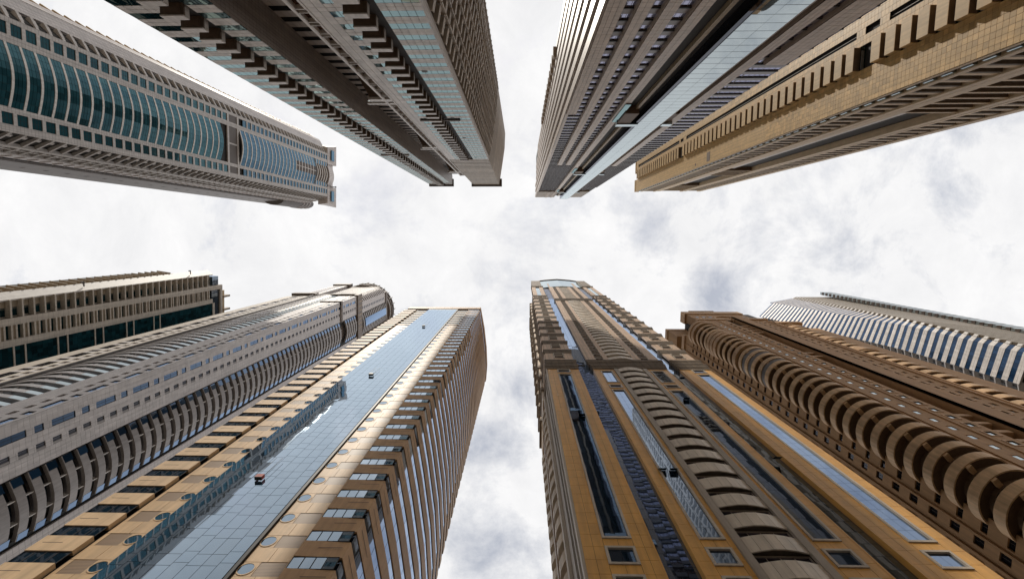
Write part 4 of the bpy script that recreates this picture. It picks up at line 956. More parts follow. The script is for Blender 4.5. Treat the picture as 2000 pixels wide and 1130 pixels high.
# ================================================================== gold stone tower (upper right)
def tower_gold():
    T = tower('skyscraper', 85, -38, 'gold stone tower with a column of projecting window boxes and balconies round the corner', 'skyscraper')
    H = 275.0; zb = 58.0
    F = Fac((67.4, -44.6), (67.5, -26.0), (-1, 0)); S = Fac((67.6, -26.0), (104.6, -26.0), (0, 1))
    body([(67.8, -44.5), (67.8, -27.6), (70, -27.6), (104.4, -27.6), (104.4, -52), (76, -52), (76, -44.5)], H - 3, MT['dark'], T)
    rects = []
    # recess slots (3.9..5.4): dark strips with a bar, interrupted
    slots = [(zb, 82.6), (84.2 if 0 else 85.9, 89.9), (92.2, 195), (197.2, 199.9), (201.5, 269.5)]
    slots = [(zb, 89.9), (92.2, 95.8), (98.2, 193.2), (196.6, 199.8), (201.6, 269.7)]
    ds, dz = .95, .85
    def addc(a, b, z0, z1, o=0):
        nonlocal rects
        rects += clad(F, a, b, z0, z1, ds, dz, None, MT['gold_far'], T, o=o, minpx=8.5, gap=.045)
    addc(0.7, 4.0, zb, H); addc(5.4, 7.3, zb, H); addc(11.9, 18.5, zb, H)
    prev = zb
    for i, (a, b) in enumerate(slots):
        if a - prev > .1: addc(4.0, 5.4, prev, a)
        mm = 'louvre_dark' if b - a > 5 else 'brown_soffit'
        mb = MB(); F.box(mb, (4.0, 5.4, a, b, -.6, -.45)); mb.build('slot_recess', MT['grey_dark'] if b - a > 5 else MT['brown_soffit'], T)
        if b - a > 5:
            mb = MB(); F.box(mb, (4.7, 4.78, a, b, -.45, -.2)); mb.build('slot_rail', MT['offwhite_plain'], T)
        prev = b
    addc(4.0, 5.4, prev, H)
    # projecting boxes with glass between
    bz = [z for z in floors_at(80.05, zb, 268)]
    skip = [93.6 - 0.0, 196.0]
    bb = [z for z in bz if not (92.5 < z < 95.5 or 194.3 < z < 197.6)]
    def bx(mb): F.box(mb, (7.35, 11.85, 0.02, 2.2, -.6, 1.15))
    stack('window_box', bx, bb, MT['gold_box'], T, [('soffit', lambda mb: F.box(mb, (7.45, 11.75, -.03, .02, -.5, 1.05)), MT['brown_soffit'])], minpx=6)
    def gl(mb): F.box(mb, (7.35, 11.85, 2.2, 3.42, -.5, -.15)); 
    stack('window_strip', gl, bz, MT['g_green'], T, [('frame', lambda mb: F.box(mb, (8.3, 11.9, 2.22, 2.3, -.1, .45)), MT['metal'])], minpx=6)
    for z in (93.4, 195.2):
        mb = MB(); F.box(mb, (7.4, 11.8, z - .3, z + 3.0, -1.0, -.8)); mb.build('refuge_opening', MT['black2'], T)
    for s0, s1, z0, z1 in ((14.5, 17.8, 168.6, 171.4), (16.7, 17.6, 181.6, 182.6)):
        mb = MB(); F.box(mb, (s0, s1, z0, z1, .05, .09)); mb.build('wall_opening', MT['brown_soffit'], T)
    pieces('stone_panel', F, rects, MT['gold'], T, minpx=8.5)
    mb = MB(); F.box(mb, (0.6, 8.2, H, H + 1.2, -2, .25)); mb.build('parapet', MT['gold_far'], T)
    mb = MB(); F.box(mb, (11.9, 18.6, H, H + 2.4, -2, .2)); mb.build('parapet', MT['gold_far'], T)
    # dark reveal on the far side of the gold face
    K = Fac((67.6, -44.6), (76, -47.4), (0, -1)); mb = MB(); mb.hexa([(67.9, -46.2, zb), (69.5, -46.2, zb), (69.5, -44.6, zb), (67.9, -44.6, zb), (67.9, -46.2, H - 2), (69.5, -46.2, H - 2), (69.5, -44.6, H - 2), (67.9, -44.6, H - 2)]); mb.build('rear_pier', MT['gold_dark'], T)
    # rear wing behind the neighbouring tower (seen only mirrored in the glass across the street)
    mb = MB(); prism([(68.9, -46.3), (90, -46.3), (90, -82), (68.9, -82)], GROUND, H - 3, mb); mb.build('rear_wing', MT['gold_dark'], T)
    Rw = Fac((68.9, -82), (68.9, -46.3), (-1, 0)); mb = MB()
    for z in levels(20, H - 6, 3.4):
        for i in range(7): Rw.box(mb, (1.2 + i * 5, 4.6 + i * 5, z, z + 1.9, .0, .05))
    mb.build('rear_window', MT['dark'], T, stuff=True)
    # south side: ribs, stepped ledges, slabs
    def rib(a, b, z0, z1, o, mm, name='rib'):
        mb = MB(); S.box(mb, (a, b, z0, z1, -1.6, o)); mb.build(name, MT[mm], T)
    rib(0.0, .5, zb, H, .0, 'gold_trim'); rib(.5, 1.4, zb, H, -.3, 'pale_ledge'); rib(2.2, 3.3, zb, H - 2, .15, 'gold_trim')
    fl = floors_at(74.6, zb, 272)
    def chip(mb): S.box(mb, (1.4, 2.2, 0, 1.9, -.9, -.05))
    stack('window', chip, fl, MT['g_pale'], T, minpx=5)
    rib(1.4, 2.2, zb, H - 2, -1.2, 'black')
    def sl(a, b, o, th=.55):
        def f(mb): S.box(mb, (a, b, 0, th, -1.5, o)); 
        return f
    def row(a, b, zs, o=-.1, par=True):
        def up(mb): S.box(mb, (a + .3, b, .55, 1.35, o - .12, o))
        stack('balcony', sl(a, b, o), zs, MT['brown_soffit2'], T, [('parapet', lambda mb: S.box(mb, (a, b - .1, .0 + .56, 1.5, o - .15, o + .02)), MT['gold_trim'])], minpx=6)
        mb = MB(); S.box(mb, (a, b, zb, H - 3, -2.0, -1.55)); mb.build('back_wall', MT['gold_dark'], T)
        def wl(mb): S.box(mb, (a + 1.6, b - 1.4, 1.6, 3.1, -1.55, -1.4))
        stack('window_strip', wl, zs, MT['g_blue'], T, minpx=6)
    row(3.4, 9.4, fl)
    rib(9.5, 10.8, zb, H - 2, .2, 'gold_trim'); rib(10.8, 11.4, zb, H - 2, -.5, 'black')
    rib(11.4, 13.4, zb, H - 3, .05, 'gold_trim')
    mid = floors_at(88.6, zb, 104) + floors_at(196, 186, 205) + floors_at(250, 240, 272)
    def midf(mb): S.box(mb, (13.4, 25.0, 0, .7, -1.5, -.1))
    stack('bridging_slab', midf, mid, MT['gold_trim'], T, [('soffit', lambda mb: S.box(mb, (13.6, 24.8, -.04, 0, -1.4, -.2)), MT['brown_soffit'])])
    for z0, z1 in ((104, 186), (205, 240)):
        rib(13.4, 16.5, z0, z1, -.6, 'pale_ledge', 'light_shaft_wall'); 
        mb = MB(); S.box(mb, (16.5, 25.0, z0, z1, -3.4, -3.0)); mb.build('light_shaft_glass', MT['g_lilac'], T)
    rib(25.0, 26.6, zb, H - 2, .2, 'gold_trim'); rib(26.6, 27.3, zb, H - 3, -.4, 'black'); rib(27.3, 28.3, zb, H - 3, .1, 'gold_trim')
    row(28.4, 34.8, floors_at(103, zb, 272))
    rib(34.9, 36.9, zb, H - 2, .15, 'gold_trim')
    mb = MB(); F.box(mb, (0, 18.6, GROUND, zb, -1, .1)); S.box(mb, (0.2, 37, GROUND, zb, -1, -.05)); mb.build('podium_wall', MT['gold_far'], T)
MT['gold_box'] = solid('gold_box_stone', (0.56, 0.37, 0.165), 0.45, 0.10)
MT['gold_dark'] = solid('olive_brown_wall', (0.24, 0.165, 0.09), 0.6, 0.08)
MT['pale_ledge'] = solid('pale_stone_ledge', (0.55, 0.50, 0.45), 0.45, 0.04)
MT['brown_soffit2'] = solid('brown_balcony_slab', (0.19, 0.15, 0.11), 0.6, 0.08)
tower_gold()
# ================================================================== grey tower with curved balcony bands (left, below the middle)
def tower_grey():
    T = tower('skyscraper', -122, 50, 'long pale grey tower with stacked curved balcony bands on two sides and stepped dark cornices', 'skyscraper')
    E_ = Fac((-99.7, 36.2), (-100.5, 61.8), (1, 0)); Nf = Fac((-99.7, 36.2), (-145, 36.3), (0, -1)); zb = 72.0; H = 278.0; p = 3.4
    body([(-100.6, 37.2), (-101.4, 63), (-143, 63), (-143, 37.2)], 277, MT['dark'], T)
    mb = MB(); prism([(-101.5, 42), (-101.5, 62.5), (-139, 62.5), (-139, 39), (-104.5, 38.4)], 277, 332, mb); mb.build('upper_body', MT['dark'], T)
    rects = []
    def col(fc, a, b, z0, z1, minpx=8):
        nonlocal rects
        rects += clad(fc, a, b, z0, z1, 1.0, 1.13, None, MT['grey'], T, minpx=minpx, gap=.03)
    def fill(fc, a, b, ops, z0, z1):
        pr = z0
        for u, v in sorted(ops):
            if u > z1: break
            if u - pr > .05:
                mb = MB(); fc.box(mb, (a, b, pr, min(u, z1), -.4, .05)); mb.build('wall_infill', MT['grey'], T)
            pr = max(pr, v)
        if z1 - pr > .05:
            mb = MB(); fc.box(mb, (a, b, pr, z1, -.4, .05)); mb.build('wall_infill', MT['grey'], T)
    longs = [z for z in levels(101.1 - 10.2 * 2, 272, 10.2)]; sqs = [z + 6.7 for z in longs]
    # E face: cladding columns and two window rows
    for a, b in ((0, 2.5), (4.0, 6.4), (7.95, 11.1)): col(E_, a, b, zb, 246)
    ops = []
    for zs, h in ((longs, 5.15), (sqs, 1.85)):
        zs2 = [z for z in zs if z < 244 or 249 < z]
        window_stack(E_, 2.5, 4.0, h, zs2, T, MT['dark'], MT['g_lblue'], .05, (-.15, -.05), 1, rows=1 if h > 3 else 0, minpx=6)
        ops += [(z, z + h) for z in zs2]
    fill(E_, 2.5, 4.0, ops, zb, 271)
    sm = [z for z in floors_at(104.4, zb, 270)]
    window_stack(E_, 6.4, 7.4, 1.9, sm, T, MT['grey_dark'], MT['g_black'], .05, (-.16, -.06), 1, minpx=6)
    def lp(mb): E_.box(mb, (7.4, 7.95, 0, 1.9, -.2, .0))
    stack('louvre_panel', lp, sm, MT['grey_balc'], T, minpx=6)
    fill(E_, 6.4, 7.95, [(z, z + 1.9) for z in sm], zb, 271)
    for a, b in ((0, 2.5), (4.0, 6.4), (7.95, 11.1)):
        mb = MB(); E_.box(mb, (a, b, 248.6, 271, -.4, .05)); mb.build('cladding', MT['grey_bright'], T)
    # curved balcony bay on the E face
    n = 8; A = plan(E_, [(11.3 + 12.7 * i / n, .2 + 1.5 * math.sin(math.pi * i / n)) for i in range(n + 1)])
    bz = floors_at(85.2, zb, 245) + [z for z in floors_at(85.2, 249, 268)]
    def bs(mb): strip(mb, A, 0, 1.75, -.8, .05, (1, 0))
    def bg(mb): strip(mb, A, 1.8, 3.35, -1.7, -1.5, (1, 0))
    ks = []
    for j, i in enumerate((2, 5)):
        ks.append(('divider', (lambda mb, i=i: strip(mb, [tuple(Vector(A[i]).lerp(Vector(A[i + 1]), .4)), tuple(Vector(A[i]).lerp(Vector(A[i + 1]), .52))], 1.75, 3.4, -1.4, -.2, (1, 0))), MT['white_frame']))
    ks.append(('parapet_glass', (lambda mb: strip(mb, A[:2], .2, 2.1, .02, .1, (1, 0))), MT['g_lblue']))
    ks.append(('parapet_glass', (lambda mb: strip(mb, A[-2:], .2, 2.1, .02, .1, (1, 0))), MT['g_lblue']))
    stack('balcony', bs, bz, MT['grey_balc'], T, ks, minpx=8, cap=60)
    stack('window_strip', bg, bz, MT['g_dark'], T, minpx=6)
    mb = MB(); strip(mb, A, zb, 270, -2.4, -1.9, (1, 0)); mb.build('back_wall', MT['brown_dark'], T)
    for a, b, o0, o1, mm in ((24.1, 25.0, -1.2, -.6, 'black'), (25.0, 27.2, -.4, .1, 'grey_bright')):
        mb = MB(); E_.box(mb, (a, b, zb, 272, o0, o1)); mb.build('side_pier', MT[mm], T)
    # N face
    for a, b in ((0, 1.0), (2.9, 4.6), (6.0, 11.2), (28.2, 31.2), (33.2, 34.6), (38.0, 42.5)):
        mb = MB(); Nf.box(mb, (a, b, zb, H - 6, -.5, .05)); mb.build('cladding', MT['grey'] if a < 12 else MT['beige_plain'], T)
    for a, b, ff in ((1.0, 2.9, 'g_lblue'), (34.6, 38.0, 'g_black')):
        ops = []
        for zs, h in ((longs, 5.15), (sqs, 1.85)):
            window_stack(Nf, a, b, h, zs, T, MT['dark'], MT[ff], .08, (-.2, -.08), 1, minpx=6); ops += [(z, z + h) for z in zs]
        fill(Nf, a, b, ops, zb, H - 6)
    for a, b in ((4.6, 6.0), (31.2, 33.2)):
        window_stack(Nf, a, b, 1.9, sm, T, MT['grey_plain'], MT['g_black'], .08, (-.6, -.4), 0, minpx=6)
        fill(Nf, a, b, [(z, z + 1.9) for z in sm], zb, H - 6)
    B = plan(Nf, [(11.3 + 16.0 * i / 10, -.1 + 1.15 * math.sin(math.pi * i / 10)) for i in range(11)])
    def bs2(mb): strip(mb, B, 0, 1.5, -.1, .05, (0, -1))
    stack('balcony', bs2, floors_at(85.2, zb, 272), MT['grey_balc3'], T, [('parapet_glass', (lambda mb: strip(mb, B[:3], .1, 1.5, .02, .08, (0, -1))), MT['g_pale'])], minpx=8, cap=60)
    def bd(mb): strip(mb, [B[5], tuple(Vector(B[5]).lerp(Vector(B[6]), .2))], 1.8, 3.3, -1.2, -.3, (0, -1))
    stack('divider', bd, floors_at(85.2, zb, 272), MT['white_frame'], T, minpx=4)
    mb = MB(); strip(mb, B, zb, 272, -1.6, -1.0, (0, -1)); mb.build('back_wall', MT['black2'], T)
    mb = MB(); Nf.box(mb, (27.3, 28.2, zb, H - 4, -.8, .5)); mb.build('pier', MT['grey_dark'], T)
    # cornices
    def cor(fc, a, b, z0, z1, o, mm='cornice_grey'):
        mb = MB(); fc.box(mb, (a, b, z0, z1, -1.5, o)); mb.build('cornice', MT[mm], T)
    cor(E_, -.6, 11.1, 246.2, 248.4, .7); cor(Nf, -.7, 11.2, 246.2, 248.4, .6)
    cor(E_, -.8, 4.6, 271.5, 279, .9); cor(E_, 4.6, 27.2, 271.5, 279, .9); cor(Nf, -.9, 12, 276.4, 279, .8); cor(Nf, 12, 28, 276.4, 278.2, .7)
    def dn(mb): E_.box(mb, (0, .7, 0, .8, .9, .96))
    for i in range(8):
        for z in (272.6, 275.0, 277.3):
            mb = MB(); E_.box(mb, (.5 + i * 1.35 * 2, 1.2 + i * 1.35 * 2, z, z + .8, .9, .97)); mb.build('cornice_opening', MT['gold_trim'], T)
    cor(Nf, 28.2, 43.3, 278.5, 283, 1.0); cor(Nf, 26.5, 39, 331, 337, 1.0)
    mb = MB(); Nf.box(mb, (28.2, 38, 283, 331, -8, .0)); mb.build('upper_wall', MT['grey_bright'], T)
    def ul(mb): Nf.box(mb, (30, 37, 0, 1.2, .0, .06))
    stack('window_strip', ul, levels(285, 330, 3.4), MT['g_black'], T, minpx=4)
    # upper tier
    U = Fac((-100.05, 41.0), (-100.5, 61.8), (1, 0)); C = Fac((-104.6, 37.9), (-100.05, 41.0), (1, -1)); V = Fac((-104.6, 37.9), (-126, 38), (0, -1))
    mb = MB(); U.box(mb, (0, 7.2, 279, 330, -.4, .1)); mb.build('upper_wall', MT['grey_bright'], T)
    def sq(mb): U.box(mb, (3.2, 4.6, 0, 1.9, .1, .14))
    stack('window', sq, levels(281, 328, 3.4), MT['g_black'], T, minpx=4)
    def arch(mb):
        a = plan(C, [(C.L * i / 6, .8 * math.sin(math.pi * i / 6)) for i in range(7)]); strip(mb, a, 0, 1.6, -.6, .2, (1, -1))
    stack('arched_rib', arch, levels(280, 329, 3.4), MT['grey_bright'], T, minpx=4)
    Ua = plan(U, [(7.6 + 13 * i / 8, .2 + 1.3 * math.sin(math.pi * i / 8)) for i in range(9)])
    def ur(mb): strip(mb, Ua, 0, 1.8, -.6, .1, (1, 0))
    stack('balcony', ur, levels(280, 329, 3.4), MT['grey_balc'], T, minpx=4)
    mb = MB(); strip(mb, Ua[2:6], 283, 327, .1, .3, (1, 0)); mb.build('glass_shaft', MT['g_lblue'], T)
    def vr(mb): V.box(mb, (0, 20, 0, 1.7, -.6, .4))
    stack('slab_band', vr, levels(280, 329, 3.4), MT['grey_bright'], T, minpx=4)
    cor(U, -.5, 21, 330, 333.5, .8); cor(V, -.2, 24, 330, 333.5, .7)
    ctr = (-117.5, 55.5)
    mb = MB(); prism([(ctr[0] + 19 * math.cos(i * math.pi / 16), ctr[1] + 19 * math.sin(i * math.pi / 16)) for i in range(32)], 336, 343, mb); mb.build('roof_drum', MT['offwhite_plain'], T)
    for z in (333.6, 339, 343.5):
        mb = MB(); prism([(ctr[0] + 19.8 * math.cos(i * math.pi / 16), ctr[1] + 19.8 * math.sin(i * math.pi / 16)) for i in range(32)], z, z + 1.2, mb); mb.build('roof_ring', MT['cornice_grey'], T)
    for i in range(28):
        t = 2 * math.pi * i / 28; c = (ctr[0] + 19.8 * math.cos(t), ctr[1] + 19.8 * math.sin(t))
        mb = MB(); prism([(c[0] - .3, c[1] - .3), (c[0] + .3, c[1] - .3), (c[0] + .3, c[1] + .3), (c[0] - .3, c[1] + .3)], 339, 347, mb); mb.build('roof_post', MT['grey_dark'], T)
    pieces('cladding_panel', E_, rects, MT['grey_plain'], T, minpx=8)
    mb = MB(); E_.box(mb, (0, 27, GROUND, zb, -.5, .05)); Nf.box(mb, (0, 42.5, GROUND, zb, -.5, .05)); mb.build('podium_wall', MT['grey'], T)
MT['cornice_grey'] = solid('brown_grey_cornice', (0.20, 0.165, 0.145), 0.6, 0.05)
MT['grey_balc3'] = solid('pale_balcony_panel', (0.62, 0.58, 0.56), 0.35, 0.07, spec=.6)
MT['g_lblue'] = glass('sky_blue_glass', (0.010, 0.026, 0.05), (0.52, 0.70, 1.0), coat=(-0.25, 1.1), wave=0.02, var=.4)
tower_grey()

# ================================================================== beige tower with dark glass wall (far left)
def tower_beige():
    T = tower('skyscraper', -175, 34, 'beige tower with ledged balconies above a dark teal glass wall at the left edge', 'skyscraper')
    F = Fac((-156.99, 21.73), (-158.3, 40.7), (1, 0)); zb = 122.0; H = 227.4; p = 3.4
    body([(-158.9, 20.6), (-160, 46), (-200, 46), (-200, 18.9), (-170, 18.9)], H, MT['dark'], T)
    fl = floors_at(135.0, zb, 226)
    # first row: fins, recessed glass
    def slab(mb): F.box(mb, (-2.3, 3.35, 0, .5, -1.6, .15))
    stack('balcony_slab', slab, fl, MT['beige_plain'], T)
    mb = MB(); F.box(mb, (-2.3, 3.4, zb, H, -2.0, -1.6)); mb.build('back_wall', MT['beige_plain'], T)
    def wg(mb): F.box(mb, (.9, 3.0, .6, 3.3, -1.6, -1.5))
    stack('window', wg, fl, MT['g_deepteal'], T, [('pane', lambda mb: F.box(mb, (.3, .9, .6, 3.3, -1.6, -1.45)), MT['g_pale'])], minpx=6)
    def sd(mb): F.box(mb, (-2.3, .2, .5, 3.4, -1.6, -1.35))
    stack('side_panel', sd, fl, MT['beige_warm'], T)
    for a, b in ((3.4, 5.6), (10.1, 12.3)):
        mb = MB(); F.box(mb, (a, b, zb, H + (7 if a < 5 else 0), -.8, .1)); mb.build('pier', MT['beige'], T)
    def s2(mb): F.box(mb, (5.6, 10.1, 0, .5, -1.2, .08))
    stack('sill_band', s2, fl, MT['beige_plain'], T)
    def s3(mb): F.box(mb, (5.6, 10.1, .5, 1.5, -.9, -.45))
    stack('spandrel_panel', s3, fl, MT['beige_warm'], T)
    def s4(mb): F.box(mb, (5.6, 10.1, 1.5, 2.0, -.7, -.1)) 
    stack('fin', s4, fl, MT['beige_plain'], T, minpx=5)
    def s5(mb):
        for i in range(3): F.box(mb, (5.7 + i * 1.46, 7.1 + i * 1.46, 2.0, 3.4, -1.1, -.95))
    stack('window', s5, fl, MT['g_deepteal'], T, minpx=5)
    mb = MB(); F.box(mb, (5.6, 10.1, zb, H, -1.5, -1.2)); mb.build('back_wall', MT['dark'], T)
    # glass wall
    panes = []
    bars = []
    z = 148.8 - 13.6 * 2
    while z < H: bars += [z, z + 3.35]; z += 13.6
    for z in levels(zb, H - 1, 1.7):
        for i in range(5): panes.append((12.35 + i * 1.33 + .02, 12.35 + (i + 1) * 1.33 - .02, z + .02, z + 1.68, -.2, -.1))
    mb = MB(); F.box(mb, (12.3, 19, zb, H, -.5, -.19)); mb.build('mullion_grid', MT['black'], T)
    pieces('glass_pane', F, panes, MT['g_deepteal'], T, tilt=R(.15), minpx=6)
    def br(mb): F.box(mb, (12.3, 19, 0, .45, -.1, .12))
    stack('glass_wall_band', br, [b for b in bars if zb < b < 195], MT['beige_plain'], T)
    mb = MB(); F.box(mb, (12.3, 19, H - .1, H + 1.5, -.5, .12)); mb.build('coping', MT['beige_plain'], T)
    # bright chamfer and far fins
    Cn = Fac((-157.3, 19.3), (-160.5, 18.3), (0.2, -1))
    K = Fac((-156.85, 19.35), (-158.5, 18.6), (1, -1))
    G = Fac((-157.2, 19.4), (-160, 17.2), (1, -1))
    mb = MB(); G.box(mb, (0, G.L, zb, H + 1, -.5, .1)); mb.build('corner_wall', MT['white_frame'], T)
    D = Fac((-160.3, 17.1), (-166, 16.2), (0, -1))
    def fs(mb): D.box(mb, (-.2, 6, 0, .4, -2.0, .6))
    stack('ledge', fs, floors_at(135.8, zb, 206), MT['beige_warm'], T, minpx=5)
    mb = MB(); D.box(mb, (0, 6, zb, 205, -2.4, -1.6)); mb.build('back_wall', MT['beige_warm'], T)
    # crown
    mb = MB(); F.box(mb, (-1.2, 3.3, H + .4, 232.3, -6, -.3)); mb.build('roof_glass', MT['g_blue'], T)
    mb = MB(); F.box(mb, (5.6, 19, H + .5, 233.5, -6, -.8)); mb.build('roof_glass', MT['g_blue'], T)
    mb = MB(); F.box(mb, (3.6, 19.5, 233.6, 235.2, -6, .0)); mb.build('roof_beam', MT['beige_plain'], T)
    mb = MB(); F.box(mb, (7, 19.5, 235.2, 239, -6, -1.5)); mb.build('parapet', MT['gold_trim'], T)
    for s in (9.8, 16.9):
        mb = MB(); F.box(mb, (s, s + 1.0, 237.5, 242.5, -3, -.6)); mb.build('roof_bracket', MT['taupe_frame'], T)
    for z in (160.5, 214.0):
        mb = MB(); c = Fac((-158.6, 18.6), (-158.6, 17.6), (1, 0)); c.box(mb, (.5, 2.4, z, z + .35, .2, .5)); c.box(mb, (1.9, 2.4, z - .9, z + .35, .2, .5)); mb.build('facade_lamp', MT['grey_dark'], T)
    mb = MB(); F.box(mb, (-2, 19, GROUND, zb, -.8, .05)); mb.build('podium_wall', MT['beige'], T)
MT['beige_warm'] = solid('warm_beige_panel', (0.38, 0.31, 0.23), 0.6, 0.08)
tower_beige()

# ================================================================== russet tower with round corner balconies (lower right)
def tower_rings():
    T = tower('skyscraper', 80, 48, 'russet brown tower with stacked round corner balconies and small framed windows', 'skyscraper')
    zb = 44.0; p = 3.4
    Nf = Fac((0, 31.7), (1, 31.7), (0, -1)); W = Fac((61.3, 0), (61.3, 1), (-1, 0))
    body([(61.7, 37.6), (67.5, 37.6), (67.5, 32.1), (77.9, 32.1), (77.9, 36.5), (83.0, 36.5), (83.0, 32.6), (93.5, 32.6), (93.5, 34.3), (110, 34.3), (110, 62), (61.7, 62)], 165, MT['dark'], T)
    mb = MB(); prism([(69, 32.6), (95, 32.6), (95, 48), (69, 48)], 165, 190, mb); mb.build('upper_body', MT['dark'], T)
    def wallb(fc, a, b, z0, z1, o=.0, nm='wall', mm='brown_i'):
        mb = MB(); fc.box(mb, (a, b, z0, z1, -.5, o)); return mb.build(nm, MT[mm], T)
    def holes(fc, a, b, z0, z1, wins, mm='brown_i', o=.0):
        """wall between a and b with window openings wins = [(s0, s1, [z...], h)] sharing storeys"""
        s = a
        for s0, s1, zs, h in wins:
            if s0 - s > .01: wallb(fc, s, s0, z0, z1, o, 'wall', mm)
            pr = z0
            for z in zs:
                if z0 < z < z1 - h: wallb(fc, s0, s1, pr, z, o, 'wall_infill', mm); pr = z + h
            wallb(fc, s0, s1, pr, z1, o, 'wall_infill', mm); s = s1
        if b - s > .01: wallb(fc, s, b, z0, z1, o, 'wall', mm)
    # corner with round balconies
    c = (64.0, 34.2); r = 4.3
    t0, t1 = R(118), R(-62 + 360 - 0)
    angs = [R(105) + (R(322) - R(105)) * i / 22 for i in range(23)]
    arc = [(c[0] + r * math.cos(a), c[1] + r * math.sin(a)) for a in angs]
    def bstrip(mb, pl, z0, z1, th):
        # radial strip
        i0 = len(mb.v)
        for (x, y) in pl:
            dx, dy = x - c[0], y - c[1]; f = (r - th) / r
            mb.v += [(c[0] + dx * f, c[1] + dy * f, z0), (x, y, z0), (x, y, z1), (c[0] + dx * f, c[1] + dy * f, z1)]
        n = len(pl)
        def fa(*ix):
            mb.f.append(tuple(i0 + a for a in ix)); mb.mi.append(0)
            for a in ix: mb.uv.append((a // 4 * .7, z0 if a % 4 < 2 else z1))
        for i in range(n - 1):
            a = 4 * i; b = a + 4
            for q in range(4): fa(a + q, a + (q + 1) % 4, b + (q + 1) % 4, b + q)
        fa(0, 1, 2, 3); e = 4 * n - 4; fa(e + 3, e + 2, e + 1, e)
    zs = floors_at(84.2, zb, 158)
    def parap(mb): bstrip(mb, arc, 0, 1.5, .22)
    def floor_(mb):
        pl = arc; mb.quad([(x, y, .02) for x, y in pl][::-1] + [(69, 37.5, .02)][:0]); mb.quad([(x, y, .3) for x, y in pl])
    def beam(mb):
        d = Vector((-.68, -.73)); nn = Vector((.73, -.68)); b0 = Vector(c) + d * 1.5; b1 = Vector(c) + d * 4.15
        q = [b0 - nn * .35, b1 - nn * .35, b1 + nn * .35, b0 + nn * .35]
        mb.hexa([(v.x, v.y, -.35) for v in q] + [(v.x, v.y, .02) for v in q])
    def rim(mb): bstrip(mb, [(c[0] + (x - c[0]) * 1.02, c[1] + (y - c[1]) * 1.02) for x, y in arc], 1.5, 1.62, .3)
    stack('round_balcony', parap, zs, MT['brown_i_ring'], T, [('floor_slab', floor_, MT['brown_soffit3']), ('soffit_beam', beam, MT['brown_i_ring'])], cap=60)
    mb = MB(); prism([(c[0] + 2.9 * math.cos(a), c[1] + 2.9 * math.sin(a)) for a in [i * math.pi / 10 for i in range(20)]], zb, 158, mb); mb.build('corner_drum', MT['brown_soffit3'], T)
    def cw(mb):
        for i in range(4):
            a0 = R(175 + i * 22); a1 = a0 + R(14)
            P = [(c[0] + q * math.cos(a), c[1] + q * math.sin(a)) for a, q in ((a0, 2.98), (a1, 2.98), (a1, 2.8), (a0, 2.8))]
            mb.hexa([(x, y, .5) for x, y in P] + [(x, y, 2.7) for x, y in P])
    stack('window', cw, zs, MT['g_black'], T, minpx=6)
    random.seed(11)
    def enc(mb):
        pl = [(c[0] + (x - c[0]) * .96, c[1] + (y - c[1]) * .96) for x, y in arc]; bstrip(mb, pl, 1.5, 3.38, .1)
    stack('balcony_screen', enc, random.sample(zs[4:-6], 3), MT['grey_dark'], T)
    # extra solid rings near the top
    for z in (124.5, 137.5, 140.0, 142.4, 155.5, 158.5):
        mb = MB(); bstrip(mb, [(c[0] + (x - c[0]) * 1.06, c[1] + (y - c[1]) * 1.06) for x, y in arc], z, z + 1.9, .8); mb.build('cornice_ring', MT['brown_i_trim'], T)
    # left wall
    zw = floors_at(56.9, zb, 160)
    holes(W, 36.6, 50, zb, 168, [(37.4, 39.0, zw, .95), (40.0, 41.2, [z + .2 for z in zw], 1.45), (43.2, 44.6, [z + .2 for z in zw], 1.5), (46, 47.4, zw, 1.5)], o=.0)
    window_stack(W, 37.4, 39.0, .95, zw, T, MT['brown_dark'], MT['g_black'], .06, (-.3, -.2), 1, minpx=6)
    window_stack(W, 40.0, 41.2, 1.45, [z + .2 for z in zw], T, MT['brown_dark'], MT['g_black'], .07, (-.3, -.16), 1, minpx=6)
    def rf(mb): ring(W, mb, (42.95, 44.85, -.25, 1.75), .25, -.2, .12)
    stack('window', rf, [z + .2 for z in zw], MT['brown_i_trim'], T, [('pane', lambda mb: W.box(mb, (43.15, 44.65, 0, 1.5, -.3, -.15)), MT['g_black'])], minpx=6)
    def rf2(mb): ring(W, mb, (45.75, 47.65, -.25, 1.75), .25, -.2, .12)
    stack('window', rf2, zw, MT['brown_i_trim'], T, [('pane', lambda mb: W.box(mb, (45.95, 47.45, 0, 1.5, -.3, -.15)), MT['g_black'])], minpx=6)
    for s in (39.5, 42.1, 45.3):
        mb = MB(); W.box(mb, (s, s + .35, zb, 168, 0, .22)); mb.build('pilaster', MT['brown_i'], T)
    mb = MB(); W.box(mb, (36.9, 42.2, 167.5, 170, -2, .5)); mb.build('parapet', MT['brown_i_trim'], T)
    mb = MB(); W.box(mb, (38.9, 44.6, 176, 188, -10, .2)); mb.build('rear_block', MT['brown_i'], T)
    mb = MB(); W.box(mb, (38.7, 44.9, 187, 189.5, -10, .6)); mb.build('parapet', MT['brown_i_trim'], T)
    # street face
    zn = floors_at(66.6, zb, 165)
    x = lambda s: .69 * (108.5 + s)
    holes(Nf, 67.4, 77.8, zb, 172, [(71.4, 72.5, zn, 1.5), (75.4, 76.7, [z + 1.2 for z in zn], 1.5)])
    window_stack(Nf, 71.4, 72.5, 1.5, zn, T, MT['brown_i_trim'], MT['g_pale'], .08, (-.12, -.04), 0, minpx=5)
    def fr3(mb): ring(Nf, mb, (75.15, 76.95, -.25, 1.75), .25, -.2, .1)
    stack('window', fr3, [z + 1.2 for z in zn], MT['brown_i_trim'], T, [('pane', lambda mb: Nf.box(mb, (75.4, 76.7, 0, 1.5, -.2, -.06)), MT['g_pale'])], minpx=5)
